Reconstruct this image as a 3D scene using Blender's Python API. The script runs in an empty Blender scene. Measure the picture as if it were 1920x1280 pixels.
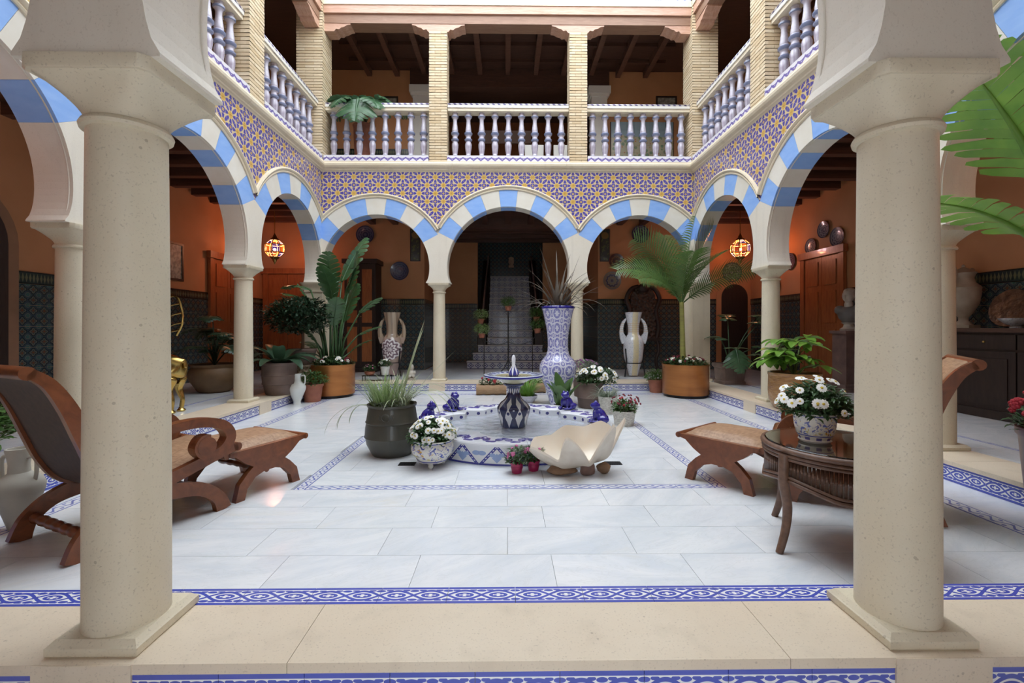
import bpy, bmesh, math, random
from math import sin, cos, pi, sqrt, atan2, asin, acos, radians as rad
from mathutils import Vector, Matrix

SC = bpy.context.scene
COL = SC.collection
# ------------------------------------------------------------------ camera
cam = bpy.data.cameras.new('camera')
cam.sensor_width = 36.0
cam.lens = 847.6 / 1920 * 36
cam.shift_y = -27.0 / 1920
cam.clip_start = 0.05
cam_ob = bpy.data.objects.new('camera', cam)
COL.objects.link(cam_ob)
cam_ob.location = (-0.036, 0.0, 1.26)
cam_ob.rotation_euler = (pi / 2, 0, -0.0121)
SC.camera = cam_ob
# ------------------------------------------------------------------ sky and exposure
world = bpy.data.worlds.new('overcast_sky')
SC.world = world
world.use_nodes = True
wb = world.node_tree.nodes['Background']
wb.inputs[0].default_value = (0.86, 0.93, 1.0, 1)
wb.inputs[1].default_value = 3.0
vs = SC.view_settings
vs.view_transform = 'Standard'
vs.look = 'None'
vs.exposure = 0.95
vs.gamma = 1.0
vs.use_curve_mapping = False

def px(x, y, z):
    """world point at height z that the photograph shows at pixel x,y (used only to read positions off)"""
    d = (1.26 - z) * 847.6 / (y - 613.0)
    return at(x, d)

def at(x, d):
    """world X,Y for pixel column x at depth d"""
    c, s = cos(0.0121), sin(0.0121)
    u = (x - 960.0) / 847.6 * d
    return (u * c + d * s - 0.036, -u * s + d * c)

def zat(y, d):
    return 1.26 + (613.0 - y) / 847.6 * d

# ------------------------------------------------------------------ mesh helpers
class MB:
    def __init__(s):
        s.v = []; s.f = []; s.uv = []; s.mi = []; s.m = 0
    def add(s, vs_, fs, uvs=None):
        b = len(s.v)
        s.v.extend([tuple(p) for p in vs_])
        for i, f in enumerate(fs):
            s.f.append([b + k for k in f])
            s.uv.append(uvs[i] if uvs else None)
            s.mi.append(s.m)
        return s
    def box(s, x0, x1, y0, y1, z0, z1):
        p = [(x0, y0, z0), (x1, y0, z0), (x1, y1, z0), (x0, y1, z0), (x0, y0, z1), (x1, y0, z1), (x1, y1, z1), (x0, y1, z1)]
        return s.add(p, [(0, 3, 2, 1), (4, 5, 6, 7), (0, 1, 5, 4), (1, 2, 6, 5), (2, 3, 7, 6), (3, 0, 4, 7)])
    def prism(s, poly, c0, c1, fn=None):
        fn = fn or (lambda a, b, c: (a, c, b))
        n = len(poly)
        p = [fn(a, b, c0) for a, b in poly] + [fn(a, b, c1) for a, b in poly]
        fs = [list(range(n)), list(range(2 * n - 1, n - 1, -1))]
        for i in range(n):
            j = (i + 1) % n
            fs.append((i, j, n + j, n + i))
        return s.add(p, fs)
    def lathe(s, prof, n=24, cx=0, cy=0, sx=1, sy=1, cap=True, mod=None):
        b = []
        fs = []; uv = []
        L = [0]
        for i in range(1, len(prof)):
            L.append(L[-1] + math.hypot(prof[i][0] - prof[i - 1][0], prof[i][1] - prof[i - 1][1]))
        for (r, z) in prof:
            for k in range(n):
                a = 2 * pi * k / n
                q = r * (mod(a, z) if mod else 1)
                b.append((cx + q * cos(a) * sx, cy + q * sin(a) * sy, z))
        for i in range(len(prof) - 1):
            for k in range(n):
                k2 = (k + 1) % n
                fs.append((i * n + k, i * n + k2, (i + 1) * n + k2, (i + 1) * n + k))
                uv.append([(k / n, L[i]), ((k + 1) / n, L[i]), ((k + 1) / n, L[i + 1]), (k / n, L[i + 1])])
        if cap:
            if prof[0][0] > 1e-4:
                fs.append(tuple(range(n - 1, -1, -1))); uv.append(None)
            if prof[-1][0] > 1e-4:
                t = (len(prof) - 1) * n
                fs.append(tuple(range(t, t + n))); uv.append(None)
        return s.add(b, fs, uv)
    def tube(s, pts, rads, n=8, flat=1.0):
        pts = [Vector(p) for p in pts]
        if not hasattr(rads, '__len__'):
            rads = [rads] * len(pts)
        b = []; up = None
        for i, p in enumerate(pts):
            t = (pts[min(i + 1, len(pts) - 1)] - pts[max(i - 1, 0)])
            t = t.normalized() if t.length > 1e-9 else Vector((0, 0, 1))
            if up is None:
                up = Vector((0, 0, 1)) if abs(t.z) < 0.9 else Vector((1, 0, 0))
            x = t.cross(up)
            if x.length < 1e-6:
                x = t.orthogonal()
            x.normalize(); y = t.cross(x).normalized(); up = -y if False else up
            up = (x.cross(t)).normalized()
            for k in range(n):
                a = 2 * pi * k / n
                b.append(p + x * (rads[i] * cos(a)) + up * (rads[i] * sin(a) * flat))
        fs = []
        for i in range(len(pts) - 1):
            for k in range(n):
                k2 = (k + 1) % n
                fs.append((i * n + k, i * n + k2, (i + 1) * n + k2, (i + 1) * n + k))
        fs.append(tuple(range(n - 1, -1, -1)))
        t = (len(pts) - 1) * n
        fs.append(tuple(range(t, t + n)))
        return s.add(b, fs)
    def ball(s, c, r, nu=12, nv=8, sx=1, sy=1, sz=1):
        prof = [(max(1e-5, r * sin(pi * i / nv)), -r * cos(pi * i / nv)) for i in range(nv + 1)]
        o = len(s.v)
        s.lathe(prof, nu, cap=False)
        for i in range(o, len(s.v)):
            x, y, z = s.v[i]
            s.v[i] = (c[0] + x * sx, c[1] + y * sy, c[2] + z * sz)
        return s
    def strip(s, rows, uvrows=None):
        """rows: list of equal length point lists"""
        n = len(rows[0]); b = [p for r in rows for p in r]; fs = []; uv = []
        for i in range(len(rows) - 1):
            for k in range(n - 1):
                fs.append((i * n + k, i * n + k + 1, (i + 1) * n + k + 1, (i + 1) * n + k))
                uv.append([(k / (n - 1), i / (len(rows) - 1)), ((k + 1) / (n - 1), i / (len(rows) - 1)), ((k + 1) / (n - 1), (i + 1) / (len(rows) - 1)), (k / (n - 1), (i + 1) / (len(rows) - 1))])
        return s.add(b, fs, uv)
    def xf(s, start, mat):
        for i in range(start, len(s.v)):
            s.v[i] = tuple(mat @ Vector(s.v[i]))
        return s
    def mesh(s, name, mats, smooth=False, recalc=True):
        me = bpy.data.meshes.new(name)
        me.from_pydata(s.v, [], s.f)
        if any(u is not None for u in s.uv):
            ul = me.uv_layers.new(name='UVMap')
            li = 0
            for fi, f in enumerate(s.f):
                u = s.uv[fi]
                for k in range(len(f)):
                    if u:
                        ul.data[li].uv = u[k]
                    li += 1
        if not isinstance(mats, (list, tuple)):
            mats = [mats]
        for m_ in mats:
            me.materials.append(m_)
        if any(s.mi):
            me.polygons.foreach_set('material_index', s.mi)
        if recalc:
            bm = bmesh.new(); bm.from_mesh(me)
            bmesh.ops.recalc_face_normals(bm, faces=bm.faces)
            bm.to_mesh(me); bm.free()
        if smooth:
            me.polygons.foreach_set('use_smooth', [True] * len(me.polygons))
            if smooth != 'all':
                try:
                    me.set_sharp_from_angle(angle=rad(40))
                except Exception:
                    pass
        me.update()
        return me
    def build(s, name, mats, parent=None, smooth=False, loc=None, rot=None, recalc=True):
        return link(name, s.mesh(name, mats, smooth, recalc), parent, loc, rot)

def link(name, me, parent=None, loc=None, rot=None, scale=None):
    o = bpy.data.objects.new(name, me)
    COL.objects.link(o)
    if parent is not None:
        o.parent = parent
    if loc is not None:
        o.location = loc
    if rot is not None:
        o.rotation_euler = rot
    if scale is not None:
        o.scale = scale
    return o

def thing(name, label, cat, loc=(0, 0, 0), rz=0.0, group=None, kind=None):
    o = link(name, None, None, loc, (0, 0, rz))
    o.empty_display_size = 0.05
    return tag(o, label, cat, group, kind)

def tag(o, label=None, cat=None, group=None, kind=None):
    if label: o['label'] = label
    if cat: o['category'] = cat
    if group: o['group'] = group
    if kind: o['kind'] = kind
    return o

def struct(o, label=None):
    o['kind'] = 'structure'
    if label: o['label'] = label
    return o

def copy_tree(o, parent=None):
    c = o.copy(); COL.objects.link(c); c.parent = parent
    for ch in list(o.children):
        copy_tree(ch, c)
    return c

# ------------------------------------------------------------------ node helpers
class NT:
    """small expression language over math nodes"""
    def __init__(s, mat):
        s.nt = mat.node_tree
    def node(s, t, **kw):
        n = s.nt.nodes.new(t)
        for k, v in kw.items():
            setattr(n, k, v)
        return n
    def put(s, sock, v):
        if isinstance(v, EX): v = v.s
        if hasattr(v, 'is_linked'):
            s.nt.links.new(v, sock)
        else:
            if sock.type == 'RGBA' and hasattr(v, '__len__') and len(v) == 3:
                v = (*v, 1)
            sock.default_value = v
    def math(s, op, *a, clamp=False):
        n = s.node('ShaderNodeMath', operation=op)
        n.use_clamp = clamp
        for i, v in enumerate(a):
            s.put(n.inputs[i], v)
        return EX(s, n.outputs[0])
    def mix(s, fac, a, b):
        n = s.node('ShaderNodeMix', data_type='RGBA')
        s.put(n.inputs[0], fac); s.put(n.inputs[6], a); s.put(n.inputs[7], b)
        return EX(s, n.outputs[2])
    def uv(s):
        n = s.node('ShaderNodeTexCoord')
        return s.sep(n.outputs['UV'])
    def sep(s, v):
        n = s.node('ShaderNodeSeparateXYZ'); s.put(n.inputs[0], v)
        return EX(s, n.outputs[0]), EX(s, n.outputs[1]), EX(s, n.outputs[2])
    def comb(s, x, y, z):
        n = s.node('ShaderNodeCombineXYZ')
        s.put(n.inputs[0], x); s.put(n.inputs[1], y); s.put(n.inputs[2], z)
        return EX(s, n.outputs[0])
    def obj(s):
        return EX(s, s.node('ShaderNodeTexCoord').outputs['Object'])
    def pos(s):
        return EX(s, s.node('ShaderNodeNewGeometry').outputs['Position'])
    def island(s):
        return EX(s, s.node('ShaderNodeNewGeometry').outputs['Random Per Island'])
    def rnd(s):
        return EX(s, s.node('ShaderNodeObjectInfo').outputs['Random'])
    def noise(s, vec, scale, detail=4, rough=0.5, dist=0.0):
        n = s.node('ShaderNodeTexNoise')
        s.put(n.inputs['Vector'], vec); n.inputs['Scale'].default_value = scale
        n.inputs['Detail'].default_value = detail; n.inputs['Roughness'].default_value = rough
        n.inputs['Distortion'].default_value = dist
        return EX(s, n.outputs['Fac'])
    def voro(s, vec, scale, feature='F1'):
        n = s.node('ShaderNodeTexVoronoi', feature=feature)
        s.put(n.inputs['Vector'], vec); n.inputs['Scale'].default_value = scale
        return EX(s, n.outputs['Distance'])
    def ramp(s, v, lo, hi):
        n = s.node('ShaderNodeMapRange')
        s.put(n.inputs[0], v); n.inputs[1].default_value = lo; n.inputs[2].default_value = hi
        return EX(s, n.outputs[0])
    def vmul(s, v, k):
        n = s.node('ShaderNodeVectorMath', operation='MULTIPLY')
        s.put(n.inputs[0], v); n.inputs[1].default_value = k
        return EX(s, n.outputs[0])
    def vadd(s, v, w):
        n = s.node('ShaderNodeVectorMath', operation='ADD')
        s.put(n.inputs[0], v); s.put(n.inputs[1], w)
        return EX(s, n.outputs[0])

class EX:
    def __init__(e, nt, s): e.n = nt; e.s = s
    def __add__(e, o): return e.n.math('ADD', e, o)
    __radd__ = __add__
    def __sub__(e, o): return e.n.math('SUBTRACT', e, o)
    def __rsub__(e, o): return e.n.math('SUBTRACT', o, e)
    def __mul__(e, o): return e.n.math('MULTIPLY', e, o)
    __rmul__ = __mul__
    def __truediv__(e, o): return e.n.math('DIVIDE', e, o)
    def __lt__(e, o): return e.n.math('LESS_THAN', e, o)
    def __gt__(e, o): return e.n.math('GREATER_THAN', e, o)
    def abs(e): return e.n.math('ABSOLUTE', e)
    def sin(e): return e.n.math('SINE', e)
    def cos(e): return e.n.math('COSINE', e)
    def frac(e): return e.n.math('FRACT', e)
    def floor(e): return e.n.math('FLOOR', e)
    def round(e): return e.n.math('ROUND', e)
    def max(e, o): return e.n.math('MAXIMUM', e, o)
    def min(e, o): return e.n.math('MINIMUM', e, o)
    def hyp(e, o): return e.n.math('SQRT', e * e + o * o)
    def atan2(e, o): return e.n.math('ARCTAN2', e, o)

MATS = {}
def mat(name, col=(0.8, 0.8, 0.8), rough=0.6, metal=0.0, fn=None, spec=None, coat=0.0, bump=None, trans=0.0, emit=None, sub=0.0, alpha=None, ior=None):
    """fn(nt) -> colour expression; bump(nt) -> (height expr, strength, distance)"""
    if name in MATS: return MATS[name]
    m = bpy.data.materials.new(name)
    m.use_nodes = True
    b = m.node_tree.nodes['Principled BSDF']
    nt = NT(m)
    nt.put(b.inputs['Base Color'], fn(nt) if fn else col)
    b.inputs['Roughness'].default_value = rough
    b.inputs['Metallic'].default_value = metal
    if spec is not None: b.inputs['Specular IOR Level'].default_value = spec
    if coat:
        b.inputs['Coat Weight'].default_value = coat
        b.inputs['Coat Roughness'].default_value = 0.08
    if trans: b.inputs['Transmission Weight'].default_value = trans
    if ior: b.inputs['IOR'].default_value = ior
    if emit:
        b.inputs['Emission Color'].default_value = (*emit[0], 1)
        b.inputs['Emission Strength'].default_value = emit[1]
    if sub:
        b.inputs['Subsurface Weight'].default_value = sub
        b.inputs['Subsurface Radius'].default_value = (0.02, 0.03, 0.01)
    if bump:
        h, st, di = bump(nt)
        n = nt.node('ShaderNodeBump'); n.inputs['Strength'].default_value = st; n.inputs['Distance'].default_value = di
        nt.put(n.inputs['Height'], h)
        m.node_tree.links.new(n.outputs[0], b.inputs['Normal'])
    MATS[name] = m
    return m

def two(c1, c2, scale=6, detail=5, lo=0.3, hi=0.7, stretch=None, coords='pos'):
    def fn(nt):
        v = nt.pos() if coords == 'pos' else nt.obj()
        if stretch: v = nt.vmul(v, stretch)
        return nt.mix(nt.ramp(nt.noise(v, scale, detail), lo, hi), c1, c2)
    return fn

def stone_fn(c1, c2, cpore, pore=0.14, stains=True):
    def fn(nt):
        p = nt.pos()
        big = nt.ramp(nt.noise(p, 1.7, 6, 0.6), 0.3, 0.75)
        c = nt.mix(big, c1, c2)
        st = nt.noise(nt.vmul(p, (9, 9, 0.6)), 1.0, 4)
        c = nt.mix(nt.ramp(st, 0.55, 0.8) * 0.35, c, tuple(k * 0.72 for k in c2))
        sp = nt.noise(p, 130, 2)
        c = nt.mix(nt.ramp(sp, 0.60, 0.72) * 0.38, c, cpore)
        v = nt.voro(p, 24)
        return nt.mix((v < pore) * (nt.noise(p, 8, 2) > 0.60) * 0.5, c, cpore)
    return fn

M_COL = mat('column_limestone', rough=0.55, fn=stone_fn((0.69, 0.62, 0.47), (0.59, 0.52, 0.38), (0.26, 0.21, 0.15)))
M_IMP = mat('arch_limestone', rough=0.65, fn=stone_fn((0.77, 0.72, 0.62), (0.70, 0.64, 0.53), (0.5, 0.44, 0.35), 0.05))
M_CURB = mat('curb_travertine', rough=0.42, fn=stone_fn((0.72, 0.62, 0.48), (0.66, 0.55, 0.41), (0.32, 0.25, 0.18), 0.12))
M_CORN = mat('cornice_stone', rough=0.6, fn=stone_fn((0.80, 0.72, 0.56), (0.72, 0.62, 0.45), (0.4, 0.3, 0.2), 0.1))
M_BLUE = mat('voussoir_blue', rough=0.6, fn=two((0.22, 0.41, 0.82), (0.31, 0.50, 0.87), 5, 6, 0.25, 0.75, (1, 1, 3)))
M_VCREAM = mat('voussoir_cream', rough=0.65, fn=two((0.76, 0.73, 0.65), (0.68, 0.63, 0.53), 4, 6, 0.3, 0.8))

def star_fn(nt):
    x, y, _ = nt.uv()
    a = (x + y) * 0.5; b = (x - y) * 0.5
    fa = a - a.round(); fb = b - b.round()
    dx = fa + fb; dy = fa - fb
    r = dx.hyp(dy); t = dy.atan2(dx)
    c8 = (t * 8.0).cos()
    n = nt.noise(nt.pos(), 25, 3)
    yel = nt.mix(n, (0.62, 0.36, 0.05), (0.70, 0.46, 0.11))
    blu = nt.mix(nt.noise(nt.pos(), 60, 2), (0.055, 0.045, 0.30), (0.10, 0.09, 0.42))
    c = nt.mix(nt.noise(nt.pos(), 40, 2), (0.64, 0.48, 0.20), (0.70, 0.60, 0.40))
    pet = (r > 0.34) * (r < 0.70) * (c8 > -0.52)
    c = nt.mix(pet, c, blu)
    ax = dx.abs(); ay = dy.abs()
    m = ax.max(ay) ; q = ax.min(ay)
    v = (1.0 - m).hyp(q)
    c = nt.mix((v < 0.27) * (v > 0.12), c, blu)
    c = nt.mix(v < 0.09, c, yel)
    c = nt.mix(r < 0.285 + c8 * 0.06, c, yel)
    return nt.mix(r < 0.07, c, (0.6, 0.30, 0.08))
M_STAR = mat('star_tile_glaze', rough=0.28, fn=star_fn, coat=0.3)

BW = ((0.80, 0.81, 0.82), (0.055, 0.075, 0.36))
def scroll_fn(nt, c0=BW[0], c1=BW[1], border=0.13):
    u, v, _ = nt.uv()
    dv = (v - 0.5).abs()
    s_ = (u * (2 * pi)).sin() * 0.27
    w = v - 0.5
    m = ((w - s_).abs() < 0.055).max((w + s_).abs() < 0.055) if False else nt.math('MAXIMUM', (w - s_).abs() < 0.06, (w + s_).abs() < 0.06)
    fu = ((u * 2.0).frac() - 0.5) * 0.55
    r = fu.hyp(w)
    m = m.max(((r - 0.12).abs() < 0.032))
    m = m.max(((fu.abs() - 0.05).hyp(w.abs() - 0.05) < 0.03))
    e = (((u * 2.0 + 0.5).frac() - 0.5) * 0.5).hyp(dv - 0.27)
    m = m.max(e < 0.07)
    m = m.max(((u * 4.0).frac() - 0.5).hyp((dv - 0.3) * 4.0) < 0.22)
    m = m * (dv < 0.5 - border - 0.03)
    m = m.max(dv > 0.5 - border)
    n = nt.noise(nt.pos(), 9, 3)
    blue = nt.mix(n, c1, tuple(k * 1.5 for k in c1))
    return nt.mix(m, c0, blue)
M_SCROLL = mat('scroll_border_glaze', rough=0.22, fn=scroll_fn, coat=0.3)
def diam_fn(nt):
    u, v, _ = nt.uv()
    fu = ((u * 2.0).frac() - 0.5).abs(); w = (v - 0.5).abs()
    d = fu + w * 0.75
    m = (d - 0.34).abs() < 0.05
    m = m.max((d - 0.16).abs() < 0.045)
    m = m.max((fu - 0.5).abs().hyp(w) < 0.11)
    m = m.max((w - fu * 0.8).abs() < 0.035)
    m = m * (w < 0.34)
    m = m.max(w > 0.38)
    return nt.mix(m, (0.74, 0.75, 0.78), (0.09, 0.10, 0.36))
M_DIAM = mat('diamond_border_glaze', rough=0.25, fn=diam_fn, coat=0.3)
def thin_fn(nt):
    u, v, _ = nt.uv()
    w = (v - 0.5).abs()
    s_ = (u * (4 * pi)).sin() * 0.2
    m = (v - 0.5 - s_).abs() < 0.07
    m = m.max(((u * 4.0).frac() - 0.5).hyp(w * 2.2 - 0.5) < 0.2)
    m = m * (w < 0.36)
    m = m.max(w > 0.41)
    return nt.mix(m, (0.72, 0.74, 0.80), (0.17, 0.20, 0.50))
M_THIN = mat('narrow_floor_border_glaze', rough=0.22, fn=thin_fn, coat=0.2)

def marble_fn(nt):
    p = nt.vadd(nt.pos(), nt.comb(nt.rnd() * 37.0, nt.rnd() * 91.0, 0.0))
    ang = nt.rnd() * 1.3 - 0.25
    x, y, z = nt.sep(p)
    q = nt.comb(x * ang.cos() + y * ang.sin(), (y * ang.cos() - x * ang.sin()) * 3.2, z)
    n = nt.noise(q, 1.6, 8, 0.62, 0.8)
    c = nt.mix(nt.ramp(n, 0.38, 0.68), (0.82, 0.83, 0.84), (0.66, 0.70, 0.74))
    v = nt.noise(q, 3.3, 6, 0.65, 1.4)
    c = nt.mix(((v - 0.5).abs() < 0.014) * 0.18, c, (0.52, 0.54, 0.52))
    yv = nt.ramp(nt.noise(q, 0.9, 5, 0.6, 1.0), 0.60, 0.75) * 0.35
    c = nt.mix(yv, c, (0.74, 0.66, 0.48))
    return nt.mix(nt.rnd() * 0.28, c, (0.66, 0.68, 0.70))
M_MARBLE = mat('white_marble', rough=0.16, fn=marble_fn, spec=0.5)
M_GROUT = mat('grout', (0.64, 0.63, 0.60), 0.8)

def brick_fn(nt):
    c = nt.mix(nt.island(), (0.58, 0.44, 0.26), (0.74, 0.62, 0.43))
    return nt.mix(nt.ramp(nt.noise(nt.pos(), 35, 4), 0.35, 0.75) * 0.45, c, (0.56, 0.44, 0.30))
M_BRICK = mat('pale_brick', rough=0.8, fn=brick_fn)
M_MORTAR = mat('mortar', (0.34, 0.27, 0.18), 0.9)

def wood_fn(c1, c2, sc=1.0, axis=(1, 9, 9)):
    def fn(nt):
        v = nt.vmul(nt.obj(), axis)
        v = nt.vadd(v, nt.comb(nt.rnd() * 50.0, nt.rnd() * 31.0, 0.0))
        n = nt.noise(v, 3.0 * sc, 6, 0.6, 1.2)
        return nt.mix(nt.ramp(n, 0.3, 0.7), c1, c2)
    return fn
M_WDARK = mat('dark_ceiling_wood', rough=0.5, fn=wood_fn((0.10, 0.045, 0.028), (0.055, 0.024, 0.016)))
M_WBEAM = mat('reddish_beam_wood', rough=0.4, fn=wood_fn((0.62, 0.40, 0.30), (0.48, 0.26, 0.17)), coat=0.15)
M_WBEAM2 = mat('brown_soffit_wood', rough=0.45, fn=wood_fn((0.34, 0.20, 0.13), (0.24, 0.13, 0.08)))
M_WDOOR = mat('varnished_door_wood', rough=0.35, fn=wood_fn((0.36, 0.13, 0.045), (0.22, 0.07, 0.025), axis=(9, 9, 1)), coat=0.2)
M_WBLACK = mat('blackened_wood', rough=0.45, fn=wood_fn((0.035, 0.02, 0.015), (0.018, 0.010, 0.008), axis=(9, 9, 1)))
M_ORANGE = mat('ochre_stucco', rough=0.75, fn=two((0.54, 0.26, 0.12), (0.43, 0.195, 0.085), 1.2, 7, 0.3, 0.7))
M_WHITE = mat('white_paint', (0.75, 0.72, 0.66), 0.6)
M_IRON = mat('black_iron', (0.02, 0.02, 0.022), 0.45, 0.6)

def dado_fn(nt):
    x, y, _ = nt.uv()
    a = (x * 2.0).frac() - 0.5; b = (y * 2.0).frac() - 0.5
    r = a.hyp(b); t = b.atan2(a)
    n = nt.noise(nt.pos(), 30, 3)
    c = nt.mix(n, (0.030, 0.050, 0.060), (0.055, 0.085, 0.10))
    k = (t * 4.0).cos()
    c = nt.mix(((r - 0.36 - k * 0.07).abs() < 0.035), c, (0.012, 0.02, 0.035))
    c = nt.mix(((r - 0.24 - k * 0.06).abs() < 0.03), c, (0.17, 0.15, 0.09))
    c = nt.mix(r < 0.12 + k * 0.04, c, (0.14, 0.06, 0.03))
    d = ((a.abs() - 0.5).hyp(b.abs() - 0.5))
    c = nt.mix(d < 0.16, c, (0.05, 0.11, 0.10))
    return nt.mix((d - 0.2).abs() < 0.02, c, (0.16, 0.16, 0.13))
M_DADO = mat('dark_patterned_dado_tile', rough=0.2, fn=dado_fn, coat=0.3)
def frieze_fn(nt):
    u, v, _ = nt.uv()
    fu = ((u * 6.0).frac() - 0.5).abs(); w = (v - 0.5).abs()
    c = nt.mix((fu + w) < 0.38, (0.02, 0.03, 0.03), (0.12, 0.12, 0.07))
    return nt.mix(w > 0.4, c, (0.012, 0.016, 0.02))
M_FRIEZE = mat('dado_frieze_tile', rough=0.22, fn=frieze_fn, coat=0.3)
def riser_fn(nt):
    u, v, _ = nt.uv()
    a = (u * 7.0).frac() - 0.5; w = v - 0.5
    r = a.hyp(w); k = (w.atan2(a) * 4.0).cos()
    c = nt.mix(((r - 0.28 - k * 0.08).abs() < 0.06), (0.34, 0.35, 0.40), (0.035, 0.04, 0.14))
    c = nt.mix(r < 0.1, c, (0.03, 0.03, 0.10))
    return nt.mix(w.abs() > 0.42, c, (0.03, 0.03, 0.08))
M_RISER = mat('stair_riser_tile', rough=0.25, fn=riser_fn, coat=0.2)
def rope_fn(nt):
    x, y, z = nt.sep(nt.pos())
    m = ((x + y + z) * 9.0).frac() < 0.45
    return nt.mix(m, (0.78, 0.76, 0.78), (0.16, 0.14, 0.30))
M_ROPE = mat('rope_tile_glaze', rough=0.25, fn=rope_fn, coat=0.3)
def zig_fn(nt):
    x, y, z = nt.sep(nt.pos())
    s = x + y
    f = ((s * 7.0).frac() - 0.5).abs() * 0.11
    m = ((z - 4.59 - f).abs() < 0.017).max((z - 4.625 - f * 0.3).abs() < 0.008)
    return nt.mix(m, (0.76, 0.74, 0.78), (0.19, 0.15, 0.40))
M_ZIG = mat('zigzag_base_glaze', rough=0.25, fn=zig_fn, coat=0.3)
def bal_fn(nt):
    x, y, z = nt.sep(nt.obj())
    n = nt.noise(nt.obj(), 14, 3)
    c = nt.mix(nt.ramp(n, 0.3, 0.7), (0.52, 0.49, 0.55), (0.38, 0.34, 0.41))
    fl = (y.atan2(x) * 8.0).cos()
    c = nt.mix((fl > 0.55) * (z > 0.10) * (z < 0.34) * 0.6, c, (0.26, 0.20, 0.27))
    b = (((z - 0.40).abs() < 0.025).max((z - 0.53).abs() < 0.03)).max((z - 0.06).abs() < 0.02).max((z - 0.88).abs() < 0.015)
    return nt.mix(b * 0.75, c, (0.13, 0.18, 0.32))
M_BAL = mat('lilac_baluster_glaze', rough=0.25, fn=bal_fn, coat=0.4)

# ================================================================== ARCHITECTURE
W = 3.9; YF = 1.66; YN = 4.08; YM = 6.69; YB = 9.26
YC = (YF + YB) / 2
T = 0.33; H2 = T / 2
ZC = 2.45; ZI = 2.147; RING = 0.335
Z_CURB = 0.168
ZTOP = 4.40
GAL = 2.4                     # gallery depth
XO = W + GAL; YO = YB + GAL; YI = YF - GAL

UNIT = {}
def unit_box(m, key):
    if key not in UNIT:
        UNIT[key] = MB().box(-0.5, 0.5, -0.5, 0.5, -1, 0).mesh(key, m)
    return UNIT[key]

# ---- courtyard and gallery floor
floor = struct(link('floor', None), 'white marble courtyard floor with narrow blue tile borders')
MB().box(-3.7, 3.7, 1.8, 9.1, -0.06, -0.022).build('bedding', M_GROUT, floor)
slab_me = unit_box(M_MARBLE, 'marble_slab')
def slabs(x0, x1, y0, y1, z, dy=0.36, dx=0.72, seed=0, parent=None, along='x'):
    r = random.Random(seed)
    ny = max(1, round((y1 - y0) / dy)); dy = (y1 - y0) / ny
    for j in range(ny):
        x = x0 - r.choice([0.0, 0.24, 0.48]) - 0.05
        while x < x1 - 0.02:
            a = max(x, x0); b = min(x + dx, x1)
            if b - a > 0.015:
                link('marble_slab', slab_me, parent or floor, ((a + b) / 2, y0 + (j + 0.5) * dy, z), None, (b - a - 0.0022, dy - 0.0022, 0.02))
            x += dx
def tilebox(mname, m, L, Wd, th=0.02, uv_u=1.0):
    """tile lying flat: length along x, width along y, top at z=0"""
    mb = MB()
    a, b = L / 2 - 0.001, Wd / 2 - 0.001
    mb.box(-a, a, -b, b, -th, 0)
    mb.uv[1] = [(0, 0), (uv_u, 0), (uv_u, 1), (0, 1)]
    return mb.mesh(mname, m)
def run_tiles(me, name, p0, p1, L, parent, z=0.0):
    d = Vector((p1[0] - p0[0], p1[1] - p0[1])); n = max(1, round(d.length / L))
    a = atan2(d.y, d.x)
    for i in range(n):
        t = (i + 0.5) / n
        link(name, me, parent, (p0[0] + d.x * t, p0[1] + d.y * t, z), (0, 0, a), (d.length / n / L, 1, 1))
XR = 3.59; YR0 = 1.905; YR1 = 8.95
xb0, xb1 = 3.10, 3.22; yb0, yb1 = 8.44, 8.56
xi0, xi1 = 1.60, 1.69; yi0, yi1 = 3.52, 7.35; wi = 0.09
slabs(-XR, -xb1, YR0, YR1, 0, 0.72, 0.8, 1); slabs(xb1, XR, YR0, YR1, 0, 0.72, 0.8, 2)
slabs(-xb1, xb1, yb1, YR1, 0, 0.39, 0.8, 3)
slabs(-xb0, xb0, 1.83, yi0, 0, 0.338, 0.72, 5)
slabs(-xb0, -xi1, yi0, yi1, 0, 0.36, 0.72, 8); slabs(xi1, xb0, yi0, yi1, 0, 0.36, 0.72, 9)
slabs(-xb0, xb0, yi1, yb0, 0, 0.36, 0.72, 10)
slabs(-xi0, xi0, yi0 + wi, yi1 - wi, 0, 0.36, 0.72, 11)
tb = tilebox('border_tile', M_THIN, 0.28, 0.12)
for sx in (-1, 1):
    run_tiles(tb, 'border_tile', (sx * (xb0 + xb1) / 2, YR0), (sx * (xb0 + xb1) / 2, yb1), 0.28, floor)
run_tiles(tb, 'border_tile', (-xb0, (yb0 + yb1) / 2), (xb0, (yb0 + yb1) / 2), 0.28, floor)
tb2 = tilebox('border_tile', M_THIN, 0.28, 0.09)
for sx in (-1, 1):
    run_tiles(tb2, 'border_tile', (sx * (xi0 + xi1) / 2, yi0), (sx * (xi0 + xi1) / 2, yi1), 0.28, floor)
for y in (yi0 + wi / 2, yi1 - wi / 2):
    run_tiles(tb2, 'border_tile', (-xi0, y), (xi0, y), 0.28, floor)
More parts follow.
